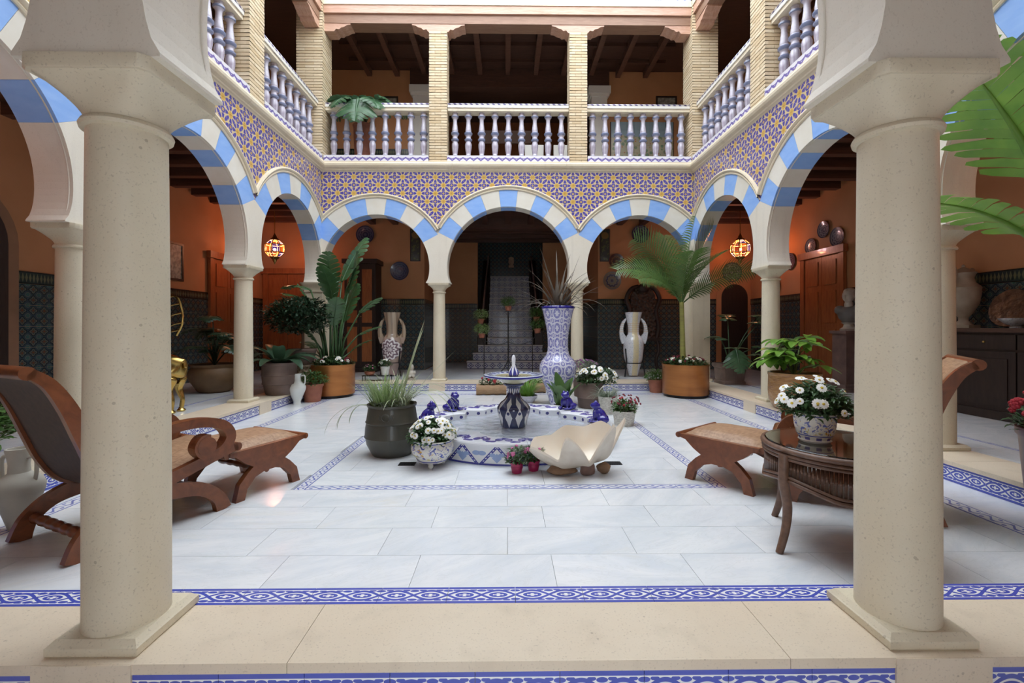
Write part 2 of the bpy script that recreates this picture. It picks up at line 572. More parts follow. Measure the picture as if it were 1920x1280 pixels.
# gallery floors
gfl = struct(link('floor_gallery', None), 'pale marble gallery floor behind the columns')
zg = Z_CURB - 0.004
MB().box(-XO, -4.0, YF, YO, zg - 0.1, zg - 0.021).box(4.0, XO, YF, YO, zg - 0.1, zg - 0.021).box(-4.0, 4.0, 9.3, 16, zg - 0.1, zg - 0.021).build('bedding', M_GROUT, gfl)
slabs(-XO, -4.07, YF, YO, zg, 0.6, 0.6, 21, gfl); slabs(4.07, XO, YF, YO, zg, 0.6, 0.6, 22, gfl)
slabs(-4.07, 4.07, YB + 0.17, YO, zg, 0.6, 0.6, 23, gfl); slabs(-2.1, 2.3, YO, 14.0, zg, 0.6, 0.6, 24, gfl)
tdl = tilebox('border_tile', M_THIN, 0.5, 0.05)
for sx in (-1, 1):
    run_tiles(tdl, 'border_tile', (sx * 4.52, YF + 0.3), (sx * 4.52, YO - 0.5), 0.5, gfl, zg + 0.002)
ffl = struct(link('floor_front', None), 'marble floor of the near gallery')
MB().box(-XO, XO, YI, YF - 0.17, -0.08, -0.02).build('bedding', M_GROUT, ffl)
slabs(-XO, XO, YI, YF - 0.17, 0, 0.6, 0.9, 31, ffl)

# ---- kerbs under the colonnade
def vtile(mname, m, L, Hh, th=0.015):
    """upright tile: length along x, height along z, face towards -y at y=0"""
    mb = MB(); a = L / 2 - 0.001
    mb.box(-a, a, 0, th, 0, Hh)
    mb.uv[2] = [(0, 0), (1, 0), (1, 1), (0, 1)]
    return mb.mesh(mname, m)
rt_me = vtile('riser_tile', M_DIAM, 0.28, 0.132)
rs_me = vtile('riser_tile', M_SCROLL, 0.28, 0.132)
def kerb(name, lab, fn, s0, s1, o0, o1, blocks, me, ang):
    """fn(s,o)->x,y ; courtyard side is o1"""
    k = struct(link(name, None), lab)
    n = 7
    L = (s1 - s0) / n
    for i in range(n):
        a, b = s0 + i * L + 0.001, s0 + (i + 1) * L - 0.001
        pts = [fn(a, o0), fn(b, o0), fn(b, o1 + 0.012), fn(a, o1 + 0.012)]
        mb = MB().prism(pts, Z_CURB - 0.034, Z_CURB, lambda p, q, c: (p, q, c))
        mb.build('coping_slab', M_CURB, k)
    pts = [fn(s0, o0 + 0.01), fn(s1, o0 + 0.01), fn(s1, o1 - 0.015), fn(s0, o1 - 0.015)]
    MB().prism(pts, -0.02, Z_CURB - 0.034, lambda p, q, c: (p, q, c)).build('core', M_CURB, k)
    edges = []
    cur = s0
    for b in blocks:
        pts = [fn(b - 0.16, o1 - 0.05), fn(b + 0.16, o1 - 0.05), fn(b + 0.16, o1 + 0.014), fn(b - 0.16, o1 + 0.014)]
        MB().prism(pts, 0, Z_CURB - 0.002, lambda p, q, c: (p, q, c)).build('pier_block', M_CURB, k)
        if b - 0.16 - cur > 0.1: edges.append((cur, b - 0.16))
        cur = b + 0.16
    if s1 - cur > 0.1: edges.append((cur, s1))
    for (a, b) in edges:
        nn = max(1, round((b - a) / 0.28))
        for i in range(nn):
            s = a + (b - a) * (i + 0.5) / nn
            x, y = fn(s, o1)
            link('riser_tile', me, k, (x, y, 0.001), (0, 0, ang), ((b - a) / nn / 0.28, 1, 1))
    return k
kerb('trim_1', 'stone kerb with blue tiled riser along the back colonnade', lambda s, o: (s, YB - o), -XR, XR, -0.17, YB - YR1, (-1.41, 1.41), rt_me, 0)
kl = kerb('trim_2', 'stone kerb with blue tiled riser along the left colonnade', lambda s, o: (-W + o, s), YF - 0.17, YR1, -0.17, W - XR, (YN, YM), rt_me, pi / 2)
kr = kerb('trim_3', 'stone kerb with blue tiled riser along the right colonnade', lambda s, o: (W - o, s), YF - 0.17, YR1, -0.17, W - XR, (YN, YM), rt_me, -pi / 2)
for k_, lim in ((kl, 3.9), (kr, 3.9)):            # nearer risers carry the scroll pattern
    for c in k_.children:
        if c.name.startswith('riser_tile') and c.location.y < lim:
            c.data = rs_me
kf = struct(link('trim_4', None), 'wide stone kerb with scroll tile strip in the foreground')
xs = [-4.07, -2.1, -0.75, 0.9, 2.3, 4.07]
for a, b in zip(xs, xs[1:]):
    MB().box(a + 0.001, b - 0.001, 1.478, 1.79, Z_CURB - 0.034, Z_CURB).build('coping_slab', M_CURB, kf)
MB().box(-4.07, 4.07, 1.495, 1.905, -0.02, Z_CURB - 0.036).build('core', M_CURB, kf)
run_tiles(tilebox('border_tile', M_SCROLL, 0.276, 0.112, 0.034), 'border_tile', (-3.6, 1.848), (3.6, 1.848), 0.276, kf, Z_CURB - 0.001)
for s in (-1, 1):
    MB().box(s * 1.41 - 0.16, s * 1.41 + 0.16, 1.474, 1.52, 0, Z_CURB - 0.001).build('pier_block', M_CURB, kf)
for (a, b) in ((-4.07, -1.57), (-1.25, 1.25), (1.57, 4.07)):
    nn = round((b - a) / 0.28)
    for i in range(nn):
        link('riser_tile', rs_me, kf, (a + (b - a) * (i + 0.5) / nn, 1.480, 0.001), None, ((b - a) / nn / 0.28, 1, 1))

# ---- columns
def loft(mb, rings):
    n = len(rings[0]); b = [p for r in rings for p in r]; fs = []
    for i in range(len(rings) - 1):
        for k in range(n):
            k2 = (k + 1) % n
            fs.append((i * n + k, i * n + k2, (i + 1) * n + k2, (i + 1) * n + k))
    fs.append(tuple(range(n - 1, -1, -1))); t = (len(rings) - 1) * n
    fs.append(tuple(range(t, t + n)))
    return mb.add(b, fs)
def sq_ring(hx, hy, z, e, n=48):
    out = []
    for k in range(n):
        a = 2 * pi * (k + 0.5) / n
        c, s = cos(a), sin(a)
        d = (abs(c) ** e + abs(s) ** e) ** (-1.0 / e)
        out.append((hx * c * d, hy * s * d, z))
    return out
def column_meshes(rb=0.127, rt=0.117):
    p = MB(); sq = lambda h, z: [(-h, -h, z), (h, -h, z), (h, h, z), (-h, h, z)]
    loft(p, [sq(.148, 0), sq(.152, .006), sq(.152, .030), sq(.147, .034), sq(.132, .0495)])
    s = MB().lathe([(rb + .001, .049), (rb, .056), (rb, .5), (rt + .004, 1.3), (rt, 1.79)], 40)
    z0 = 1.785
    c = MB(); c.lathe([(rt, z0 - .004), (rt + .016, z0), (rt + .019, z0 + .012), (rt + .012, z0 + .026), (rt + .004, z0 + .03)], 40, cap=False)
    rings = []
    for i in range(11):
        t = i / 10
        f = t ** 2.6
        e = 2 + 16 * t ** 2.5
        rings.append(sq_ring(rt + .002 + (.185 - rt) * f + .01 * t, rt + .002 + (.165 - rt) * f + .01 * t, z0 + .028 + .122 * t, e))
    loft(c, rings)
    loft(c, [sq_ring(.203, .183, z0 + .148, 60), sq_ring(.208, .188, z0 + .156, 60), sq_ring(.208, .188, ZI - Z_CURB, 60)])
    return p.mesh('plinth', M_COL), s.mesh('shaft', M_COL, True), c.mesh('capital', M_COL, True)
cm = column_meshes()
def column(x, y, rz, label):
    t = thing('column', label, 'column', (x, y, Z_CURB), rz, 'limestone columns around the courtyard')
    for nm, me in zip(('plinth', 'shaft', 'capital'), cm):
        link(nm, me, t)
column(-1.41, YF, 0, 'thick limestone column in the left foreground beside the lounge chair')
column(1.41, YF, 0, 'thick limestone column in the right foreground beside the wicker table')
column(-W, YN, pi / 2, 'limestone column half hidden behind the left foreground column')
column(W, YN, pi / 2, 'limestone column half hidden behind the right foreground column')
column(-W, YM, pi / 2, 'limestone column of the left arcade in front of the grey ribbed pot')
column(W, YM, pi / 2, 'limestone column of the right arcade behind the amber woven planter')
column(-1.41, YB, 0, 'slim limestone column left of the stairs, behind the grass pot')
column(1.41, YB, 0, 'slim limestone column right of the stairs, behind the tall blue vase')
def corner_pier(x, y, label):
    t = thing('corner_pier', label, 'pillar', (x, y, Z_CURB), 0, 'corner piers of the courtyard')
    sg = 1 if x > 0 else -1; sy = -1 if y > 5 else 1
    MB().box(-.21, .21, -.21, .21, 0, .05).build('plinth', M_COL, t)
    m = MB().box(-.175, .175, -.175, .175, .05, 1.8)
    m.build('shaft', M_COL, t)
    h = MB().lathe([(.12, .05), (.115, 1.8)], 28, cx=-sg * .175, cy=0.03)
    h.build('engaged_shaft', M_COL, t, True)
    c = MB(); loft(c, [sq_ring(.18, .18, 1.785, 40), sq_ring(.20, .20, 1.80, 40), sq_ring(.195, .195, 1.83, 40), sq_ring(.215, .215, 1.90, 40), sq_ring(.25, .25, 1.948, 50), sq_ring(.255, .255, ZI - Z_CURB, 60)])
    c.build('capital', M_COL, t, True)
corner_pier(-W, YB, 'square limestone corner pier behind the bird-of-paradise plant')
corner_pier(W, YB, 'square limestone corner pier behind the palm tree')
corner_pier(-W, YF, 'near corner pier outside the left picture edge')
corner_pier(W, YF, 'near corner pier outside the right picture edge')

# ---- arcades
TS = 0.163
def star_tile(par):
    mb = MB(); a = TS / 2 - 0.0012
    mb.box(-a, a, 0, 0.016, -a, a)
    u0, v0 = (0, 0) if par == 0 else (1, 0)
    mb.uv[2] = [(u0, v0), (u0 + 1, v0), (u0 + 1, v0 + 1), (u0, v0 + 1)]
    return mb.mesh('star_tile', M_STAR)
star_me = [star_tile(0), star_tile(1)]
def arcade(name, lab, P, bays, ang, tiles=True, detail=True):
    """P(s,o,z)->xyz; bays list of (s0,s1); ang = rotation that turns a tile facing -y to the courtyard side"""
    root = struct(link(name, None), lab)
    B = []
    for i, (s0, s1) in enumerate(bays):
        h = (s1 - s0) / 2; R = h - 0.175
        B.append(dict(c=(s0 + s1) / 2, h=h, R=R, Ro=R + RING, A=asin(h / (h + 0.16)) - 0.012, nv=9 if i == 1 else 7))
    S0, S1 = bays[0][0], bays[-1][1]
    fnp = lambda a, b, c: P(a, c, b)
    # voussoirs
    for b in B:
        st = 2 * b['A'] / b['nv']
        for k in range(b['nv']):
            a0 = -b['A'] + k * st + 0.0012; a1 = a0 + st - 0.0024
            blue = (k % 2 == 0)
            pts = [(b['c'] + b['R'] * sin(a0 + (a1 - a0) * i / 5), ZC + b['R'] * cos(a0 + (a1 - a0) * i / 5)) for i in range(6)]
            pts += [(b['c'] + b['Ro'] * sin(a1 - (a1 - a0) * i / 5), ZC + b['Ro'] * cos(a1 - (a1 - a0) * i / 5)) for i in range(6)]
            MB().prism(pts, -H2, H2, fnp).build('voussoir', M_BLUE if blue else M_VCREAM, root)
    # imposts
    def side(b, sg):
        ph0 = acos((ZI - ZC) / b['R'])
        pts = []
        x0 = b['R'] * sin(ph0)
        pts.append((b['c'] + sg * (x0 - 0.025), ZI)); pts.append((b['c'] + sg * (x0 - 0.025), ZI + 0.012))
        N = 14
        for i in range(1, N + 1):
            ph = ph0 + (b['A'] - ph0) * i / N
            fl = 0.02 * max(0, 1 - (i / N) * 4.0) ** 2
            pts.append((b['c'] + sg * (b['R'] * sin(ph) - fl), ZC + b['R'] * cos(ph)))
        pts.append((b['c'] + sg * b['Ro'] * sin(b['A']), ZC + b['Ro'] * cos(b['A'])))
        return pts
    for i in range(len(B) + 1):
        L = side(B[i - 1], 1) if i > 0 else None
        Rr = side(B[i], -1) if i < len(B) else None
        if L and Rr: poly = L + Rr[::-1]
        elif L: poly = L + [(S1 + H2, L[-1][1] + 0.1), (S1 + H2, ZI)]
        else: poly = [(S0 - H2, ZI), (S0 - H2, Rr[-1][1] + 0.1)] + Rr[::-1]
        MB().prism(poly, -H2, H2, fnp).build('impost_block', M_IMP, root)
    # archivolt moulding
    prof = [(-0.004, H2 - .02), (-0.004, H2 + .014), (.012, H2 + .022), (.03, H2 + .014), (.036, H2 + .028), (.062, H2 + .042), (.084, H2 + .034), (.09, H2 - .02)]
    for b in B:
        Bm = asin(min(0.999, b['h'] / (b['Ro'] + .06)))
        rows = []
        for i in range(41):
            a = -Bm + 2 * Bm * i / 40
            rows.append([P(b['c'] + (b['Ro'] + q) * sin(a), o, ZC + (b['Ro'] + q) * cos(a)) for q, o in prof])
        MB().strip(rows).build('archivolt', M_CORN, root, True)
        # fine bead along the inner arch edge
        rows = []
        for i in range(49):
            ph = acos((ZI + .02 - ZC) / b['R']); a = -ph + 2 * ph * i / 48
            rows.append(P(b['c'] + (b['R'] - .0) * sin(a), H2 - .035, ZC + (b['R'] - .0) * cos(a)))
        MB().tube(rows, 0.007, 5).build('arch_bead', M_IMP, root, 'all')
    # spandrel body
    mb = MB(); rows = []
    ss = set([S0 - H2, S1 + H2])
    n = 120
    for i in range(n + 1): ss.add(S0 + (S1 - S0) * i / n)
    for s in sorted(ss):
        zb = ZC + 0.72
        for b in B:
            d = abs(s - b['c'])
            if d <= b['h'] + 1e-6 and (b['Ro'] - .06) > d:
                zb = ZC + sqrt((b['Ro'] - .06) ** 2 - d * d)
        rows.append([P(s, H2 - .02, zb), P(s, H2 - .02, ZTOP), P(s, -H2 + .002, ZTOP), P(s, -H2 + .002, zb), P(s, H2 - .02, zb)])
    mb.strip(rows).build('spandrel', M_VCREAM, root)
    # star tiles
    if tiles:
        z1 = 4.27
        n = int((S1 - S0 - T) / TS / 2) + 2
        for i in range(-n, n):
            for j in range(-1, 8):
                sc = (S0 + S1) / 2 + (i + .5) * TS; zc = z1 - (j + .5) * TS
                if sc - TS / 2 < S0 + H2 - .10 or sc + TS / 2 > S1 - H2 + .10: continue
                keep = False
                for ds in (-.5, 0, .5):
                    for dz in (.5, 0, -.5):
                        s, z = sc + ds * TS, zc + dz * TS
                        out = z > 3.1 and S0 + H2 - .01 < s < S1 - H2 + .01
                        for b in B:
                            if abs(s - b['c']) <= b['h'] and math.hypot(s - b['c'], z - ZC) < b['Ro'] + .07: out = False
                        keep = keep or out
                if not keep: continue
                x, y, z = P(sc, H2 - .004, zc)
                link('star_tile', star_me[(i + j) % 2], root, (x, y, z), (0, 0, ang))
    # cornice
    pr = [(-.2, ZTOP - .03), (.0, ZTOP - .03), (.012, ZTOP - .012), (.03, ZTOP), (.035, ZTOP + .02), (.075, ZTOP + .045), (.095, ZTOP + .075), (.10, ZTOP + .11), (.085, ZTOP + .135), (.07, ZTOP + .14), (.07, ZTOP + .165), (-.2, ZTOP + .165)]
    for a, b in ((S0, bays[0][1] + .3), (bays[0][1] + .3, bays[1][1] - .25), (bays[1][1] - .25, S1)):
        rows = []
        for e in (a, b):
            r = []
            for o, z in pr:
                s = e
                if e == S0: s = S0 + H2 + max(o, -.2)
                elif e == S1: s = S1 - H2 - max(o, -.2)
                else: s = e + (.0015 if e == a else -.0015)
                r.append(P(s, H2 + o, z))
            rows.append(r + [r[0]])
        mb = MB().strip(rows)
        mb.add(rows[0][:-1], [list(range(len(pr)))]); mb.add(rows[1][:-1], [list(range(len(pr)))])
        mb.build('cornice_piece', M_CORN, root)
    return root
sb = [(-W, -1.41), (-1.41, 1.41), (1.41, W)]
yb = [(YF, YN), (YN, YM), (YM, YB)]
arcade('wall_back', 'back arcade of horseshoe arches with blue and cream voussoirs', lambda s, o, z: (s, YB - o, z), sb, 0)
arcade('wall_left', 'left arcade of horseshoe arches with blue and cream voussoirs', lambda s, o, z: (-W + o, s, z), yb, pi / 2)
arcade('wall_right', 'right arcade of horseshoe arches with blue and cream voussoirs', lambda s, o, z: (W - o, s, z), yb, -pi / 2)
arcade('wall_front', 'near arcade whose impost blocks crown the foreground columns', lambda s, o, z: (s, YF + o, z), sb, pi, tiles=False)

# ---- gallery outer walls with dado
TD = 0.276
def dado_meshes():
    mb = MB(); a = TD / 2 - .0015
    mb.box(-a, a, 0, .012, 0, TD - .003); mb.uv[2] = [(0, 0), (1, 0), (1, 1), (0, 1)]
    d = mb.mesh('dado_tile', M_DADO)
    mb = MB(); mb.box(-a, a, -.008, .012, 0, .16); mb.uv[2] = [(0, 0), (1, 0), (1, 1), (0, 1)]
    f = mb.mesh('dado_frieze_tile', M_FRIEZE)
    return d, f
dd, df = dado_meshes()
def dado(parent, p0, p1, ang, skip=(), z0=Z_CURB, rows=6):
    d = Vector((p1[0] - p0[0], p1[1] - p0[1])); n = max(1, round(d.length / TD)); k = d.length / n / TD
    for i in range(n):
        t = (i + .5) / n; s = t * d.length
        if any(a < s < b for a, b in skip): continue
        x, y = p0[0] + d.x * t, p0[1] + d.y * t
        for j in range(rows):
            link('dado_tile', dd, parent, (x, y, z0 + j * TD), (0, 0, ang), (k, 1, 1))
        link('dado_frieze_tile', df, parent, (x, y, z0 + rows * TD), (0, 0, ang), (k, 1, 1))
    return parent
ZCE = 3.95
def wall(name, lab, boxes, m=M_ORANGE):
    root = struct(link(name, None), lab)
    mb = MB()
    for b in boxes:
        MB().box(*b).build('plaster', m, root)
    return root
XA0, XA1 = -2.15, 2.33
wl = wall('wall_gallery_left', 'ochre stucco wall with dark tile dado in the left gallery', [(-XO - .2, -XO, YI - .2, YO + .2, 0, 8.3)])
dado(wl, (-XO + .014, YF + .3), (-XO + .014, YO), pi / 2)
wr = wall('wall_gallery_right', 'ochre stucco wall with dark tile dado in the right gallery', [(XO, XO + .2, YI - .2, YO + .2, 0, 8.3)])
dado(wr, (XO - .014, YF + .3), (XO - .014, YO), -pi / 2)
wbk = wall('wall_gallery_back', 'ochre stucco wall with dark tile dado behind the back arches', [(-XO - .2, XA0, YO, YO + .2, 0, 4.45), (XA1, XO + .2, YO, YO + .2, 0, 4.45), (XA0 - .2, XA0, YO + .2, 14.2, 0, 4.3), (XA1, XA1 + .2, YO + .2, 14.2, 0, 4.3), (XA0 - .2, -0.93, 14.0, 14.2, 0, 4.3), (1.09, XA1 + .2, 14.0, 14.2, 0, 4.3)])
dado(wbk, (-XO, YO - .014), (XA0, YO - .014), 0); dado(wbk, (XA1, YO - .014), (XO, YO - .014), 0)
dado(wbk, (XA0 + .014, YO), (XA0 + .014, 14.0), pi / 2); dado(wbk, (XA1 - .014, YO), (XA1 - .014, 14.0), -pi / 2)
dado(wbk, (XA0, 13.986), (-.93, 13.986), 0); dado(wbk, (1.09, 13.986), (XA1, 13.986), 0)
wall('wall_gallery_front', 'ochre stucco wall behind the camera with an opening added for fill light', [(-XO - .2, -.5, YI - .2, YI, 0, 4.4), (.5, XO + .2, YI - .2, YI, 0, 4.4), (-.5, .5, YI - .2, YI, 2.2, 4.4), (-XO - .2, XO + .2, YI - .2, YI, 4.4, 8.3)])  # unseen doorway, added so sky light reaches the foreground columns

# ---- lower gallery ceilings
ce = struct(link('ceiling', None), 'dark wooden beamed ceiling of the lower gallery')
def ceil_part(x0, x1, y0, y1, z, along):
    MB().box(x0, x1, y0, y1, z, z + .06).build('ceiling_boards', M_WDARK, ce)
    if along == 'x':
        n = int((y1 - y0) / .55)
        for i in range(n):
            y = y0 + (i + .5) * (y1 - y0) / n
            MB().box(x0, x1, -.07, .07, -.16, 0).build('ceiling_beam', M_WDARK, ce, loc=(0, y, z))
    else:
        n = int((x1 - x0) / .55)
        for i in range(n):
            x = x0 + (i + .5) * (x1 - x0) / n
            MB().box(-.07, .07, y0, y1, -.16, 0).build('ceiling_beam', M_WDARK, ce, loc=(x, 0, z))
ceil_part(-XO, -W + H2 - .02 - .165, YI, YO, ZCE + .1, 'x'); ceil_part(W - H2 + .02 + .165, XO, YI, YO, ZCE + .1, 'x')
ceil_part(-W + .15, W - .15, YB + H2, YO, ZCE + .1, 'y'); ceil_part(-W + .15, W - .15, YI, YF - H2, ZCE + .1, 'y')
ceil_part(XA0, XA1, YO, 14.2, 4.02, 'x')
MB().box(XA0, XA1, YO - .02, YO + .22, 3.78, 4.45).build('lintel_beam', M_WDARK, ce)
MB().box(-1.3, 1.5, 14.2, 17.5, 4.75, 4.85).build('ceiling_boards', M_WDARK, ce)

# ---- stairs
st = thing('staircase', 'dark tiled staircase rising behind the centre arch', 'staircase', (0.07, 11.85, Z_CURB))
NR, RI, GO = 14, 0.20, 0.265
for k in range(NR):
    hw = 1.14 if k == 0 else 1.0 if k == 1 else 0.88 if k == 2 else 0.64
    y0 = k * GO
    MB().box(-hw, hw, y0 + .012, y0 + GO + .05, 0 if k == 0 else k * RI - .05, (k + 1) * RI - .03).build('step', M_WBLACK, st)
    mb = MB().box(-hw, hw, y0, y0 + .012, k * RI + .0, (k + 1) * RI - .03); mb.uv[2] = [(0, 0), (hw * 1.5, 0), (hw * 1.5, 1), (0, 1)]
    mb.build('riser_panel', M_RISER, st)
    MB().box(-hw - .012, hw + .012, y0 - .022, y0 + GO + .01, (k + 1) * RI - .03, (k + 1) * RI).build('tread', mat('stair_marble', (0.42, 0.40, 0.40), 0.3), st)
for s in (-1, 1):
    pts = [(.75, .9 - .35), (.75, 1.05), (4.0, 3.55), (4.0, 2.6)]
    MB().prism([(.72, 0.0), (.72, 1.0), (4.0, 3.5), (4.0, 0.0)], s * .68, s * .90, lambda a, b, c: (c, a, b)).build('stringer_wall', M_WBLACK, st)
    MB().tube([(s * .80, .55, .95), (s * .80, .75, 1.10), (s * .78, 2.4, 2.36), (s * .74, 3.9, 3.55), (s * .80, 4.05, 3.72)], .032, 8).build('handrail', mat('polished_rail', (0.34, 0.22, 0.20), 0.15, 0.0, coat=.8), st, True)
ws = struct(link('wall_stair', None), 'dark green tiled wall at the head of the stairs')
MB().box(-1.4, 1.6, 15.75, 15.9, 0, 4.8).build('core', M_WBLACK, ws)
for i in range(9):
    for j in range(6):
        link('dado_tile', dd, ws, (-1.13 + i * .276, 15.735, 2.90 + j * .276), None)
for s in (-1.3, 1.5):
    MB().box(s - .2, s + .2, 14.2, 15.8, 0, 4.8).build('side_core', M_WBLACK, ws)

# ================================================================== UPPER STOREY
ZU = ZTOP + .165
up = struct(link('floor_upper', None), 'upper gallery floor slab above the arcades')
for b in ((-XO, -W + .1, YI, YO, ZTOP - .2, ZU), (W - .1, XO, YI, YO, ZTOP - .2, ZU), (-W + .1, W - .1, YB - .1, 15.9, 4.46, ZU - .002), (-W + .1, W - .1, YI, YF + .1, ZTOP - .2, ZU - .002)):
    MB().box(*b).build('slab', M_VCREAM, up)
# brick piers
def pier(x, y, hx, hy, z0, z1, label):
    t = thing('brick_pier', label, 'pillar', (x, y, z0), 0, 'pale brick piers of the upper gallery')
    MB().box(-hx + .015, hx - .015, -hy + .015, hy - .015, 0, z1 - z0).build('mortar_core', M_MORTAR, t)
    mb = MB(); ch = 0.056; r = random.Random(int(x * 100 + y * 10))
    n = int((z1 - z0) / ch)
    for j in range(n):
        za, zb = j * ch + .003, (j + 1) * ch - .009
        for (L, ax, sg, off) in ((hx, 'x', -1, hy), (hx, 'x', 1, hy), (hy, 'y', -1, hx), (hy, 'y', 1, hx)):
            cuts = [-L, L * (-.33 if j % 2 else .33), L]
            for a, b in zip(cuts, cuts[1:]):
                pr = r.uniform(0, .006)
                d0, d1 = sg * (off - .05), sg * (off - .004 + pr)
                lo, hi = min(d0, d1), max(d0, d1)
                if ax == 'x': mb.box(a + .003, b - .003, lo, hi, za, zb)
                else: mb.box(lo, hi, a + .003, b - .003, za, zb)
    o = mb.build('brickwork', M_BRICK, t); o['kind'] = 'stuff'
    return t
ZP = 7.2
pier(-1.41, YB, .18, .18, ZU, ZP, 'pale brick pier left of the middle opening on the back balcony')
pier(1.41, YB, .18, .18, ZU, ZP, 'pale brick pier right of the middle opening on the back balcony')
pier(-W - .05, YB, .26, .24, ZU, 7.84, 'pale brick corner pier at the left end of the back balcony')
pier(W + .05, YB, .26, .24, ZU, 7.84, 'pale brick corner pier at the right end of the back balcony')
pier(-W, YM, .2, .2, ZU, ZP, 'pale brick pier between the left balcony openings')
pier(W, YM, .2, .2, ZU, ZP, 'pale brick pier between the right balcony openings')
pier(-W, YN, .2, .2, ZU, ZP, 'pale brick pier above the nearer left column, outside the picture')
pier(W, YN, .2, .2, ZU, ZP, 'pale brick pier above the nearer right column, outside the picture')
# balustrades
bprof = [(.060, 0), (.062, .03), (.050, .045), (.056, .075), (.040, .10), (.044, .13), (.058, .24), (.060, .31), (.048, .355), (.040, .375), (.066, .395), (.068, .415), (.050, .435), (.044, .47), (.050, .495), (.072, .52), (.074, .545), (.052, .575), (.054, .60), (.050, .64), (.038, .74), (.036, .82), (.046, .855), (.066, .875), (.066, .90), (.046, .92), (.05, .96)]
bal_me = MB().lathe(bprof, 14).mesh('baluster', M_BAL, True)
def balustrade(label, p0, p1, n, ang):
    mx, my = (p0[0] + p1[0]) / 2, (p0[1] + p1[1]) / 2
    L = math.hypot(p1[0] - p0[0], p1[1] - p0[1]) - .012
    t = thing('balustrade', label, 'balustrade', (mx, my, ZU), ang, 'glazed balustrades of the upper gallery')
    MB().box(-L / 2, L / 2, -.21, .12, 0, .125).build('base_course', M_ZIG, t)
    MB().box(-L / 2, L / 2, -.11, .11, 1.065, 1.125).build('rail_underside', M_CORN, t)
    MB().box(-L / 2, L / 2, -.13, .13, 1.125, 1.175).build('rail_tile', M_WHITE, t)
    MB().tube([(-L / 2, -.115, 1.19), (L / 2, -.115, 1.19)], .022, 8).build('rope_edge', M_ROPE, t, 'all')
    MB().box(-L / 2, L / 2, -.10, .13, 1.175, 1.20).build('rail_cap', M_ROPE, t)
    for i in range(n):
        link('baluster', bal_me, t, (-L / 2 + L * (i + .5) / n, 0, .115), None, (1.14, 1.14, .985))
    return t
balustrade('lilac baluster railing in the left opening of the back balcony', (-W + .21, YB), (-1.59, YB), 8, 0)
balustrade('lilac baluster railing in the middle opening of the back balcony', (-1.23, YB), (1.23, YB), 9, 0)
balustrade('lilac baluster railing in the right opening of the back balcony', (1.59, YB), (W - .21, YB), 8, 0)
for sg, nm in ((-1, 'left'), (1, 'right')):
    balustrade('farther slanting baluster railing on the %s balcony next to the corner pier' % nm, (sg * W, YM + .2), (sg * W, YB - .24), 8, sg * -pi / 2)
    balustrade('nearer slanting baluster railing on the %s balcony behind the foreground column' % nm, (sg * W, YN + .2), (sg * W, YM - .2), 9, sg * -pi / 2)
# brackets and beams
def bracket(label, x, y, ang, half=False):
    p = [(-.53, .16), (-.53, .135), (-.46, .125), (-.40, .09), (-.34, .075), (-.30, .04), (-.24, .05), (-.20, .0)]
    poly = p + [(-a, b) for a, b in p[::-1]]
    if half: poly = [q for q in poly if q[0] > 0] + [(0, .16), (0, 0)]
    o = MB().prism(poly, -.14, .14).build('beam_bracket', M_WBEAM, None, loc=(x, y, ZP), rot=(0, 0, ang))
    tag(o, label, 'bracket', 'carved wooden brackets under the roof beams')
bracket('carved wooden bracket on the left pier of the back balcony', -1.41, YB, 0)
bracket('carved wooden bracket on the right pier of the back balcony', 1.41, YB, 0)
bracket('carved half bracket at the left end of the back beam', -W + .2, YB, 0, True)
bracket('carved half bracket at the right end of the back beam', W - .2, YB, pi, True)
for sg, nm in ((-1, 'left'), (1, 'right')):
    bracket('carved wooden bracket on the pier of the %s balcony' % nm, sg * W, YM, pi / 2)
    bracket('carved half bracket at the far end of the %s beam' % nm, sg * W, YB - .23, -pi / 2, True)
beams = struct(link('trim_5', None), 'reddish roof beams with cream fascia and blue tile frieze')
def beam(b0, loc, rot, L):
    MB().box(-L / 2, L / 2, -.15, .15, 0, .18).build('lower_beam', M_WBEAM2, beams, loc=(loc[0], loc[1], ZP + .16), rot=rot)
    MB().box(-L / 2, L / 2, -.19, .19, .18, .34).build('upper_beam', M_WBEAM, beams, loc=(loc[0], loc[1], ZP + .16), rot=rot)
    MB().box(-L / 2, L / 2, -.21, .21, .34, .46).build('fascia', M_CORN, beams, loc=(loc[0], loc[1], ZP + .16), rot=rot)
    MB().box(-L / 2, L / 2, -.17, .17, .46, 1.1).build('frieze', M_RISER2, beams, loc=(loc[0], loc[1], ZP + .16), rot=rot)
def fr_fn(nt):
    x, y, z = nt.sep(nt.pos())
    v = nt.voro(nt.pos(), 16)
    return nt.mix(v < .36, (.62, .60, .66), (.22, .24, .48))
M_RISER2 = mat('blue_frieze_tile', rough=.3, fn=fr_fn, coat=.2)
beam(0, (0, YB), (0, 0, 0), 2 * W - .42)
beam(0, (-W, (YF + YB - .24) / 2), (0, 0, pi / 2), YB - .24 - YF)
beam(0, (W, (YF + YB - .24) / 2), (0, 0, pi / 2), YB - .24 - YF)
beam(0, (0, YF), (0, 0, 0), 2 * W - .42)
cu = struct(link('ceiling_upper', None), 'dark coffered wooden ceiling of the upper gallery')
ZR = 7.86
for b in ((-XO, -W + .1, YI, YO + .1), (W - .1, XO, YI, YO + .1), (-W + .1, W - .1, YB - .1, 15.9), (-W + .1, W - .1, YI, YF + .1)):
    MB().box(b[0], b[1], b[2], b[3], ZR, ZR + .1).build('ceiling_boards', M_WDARK, cu)
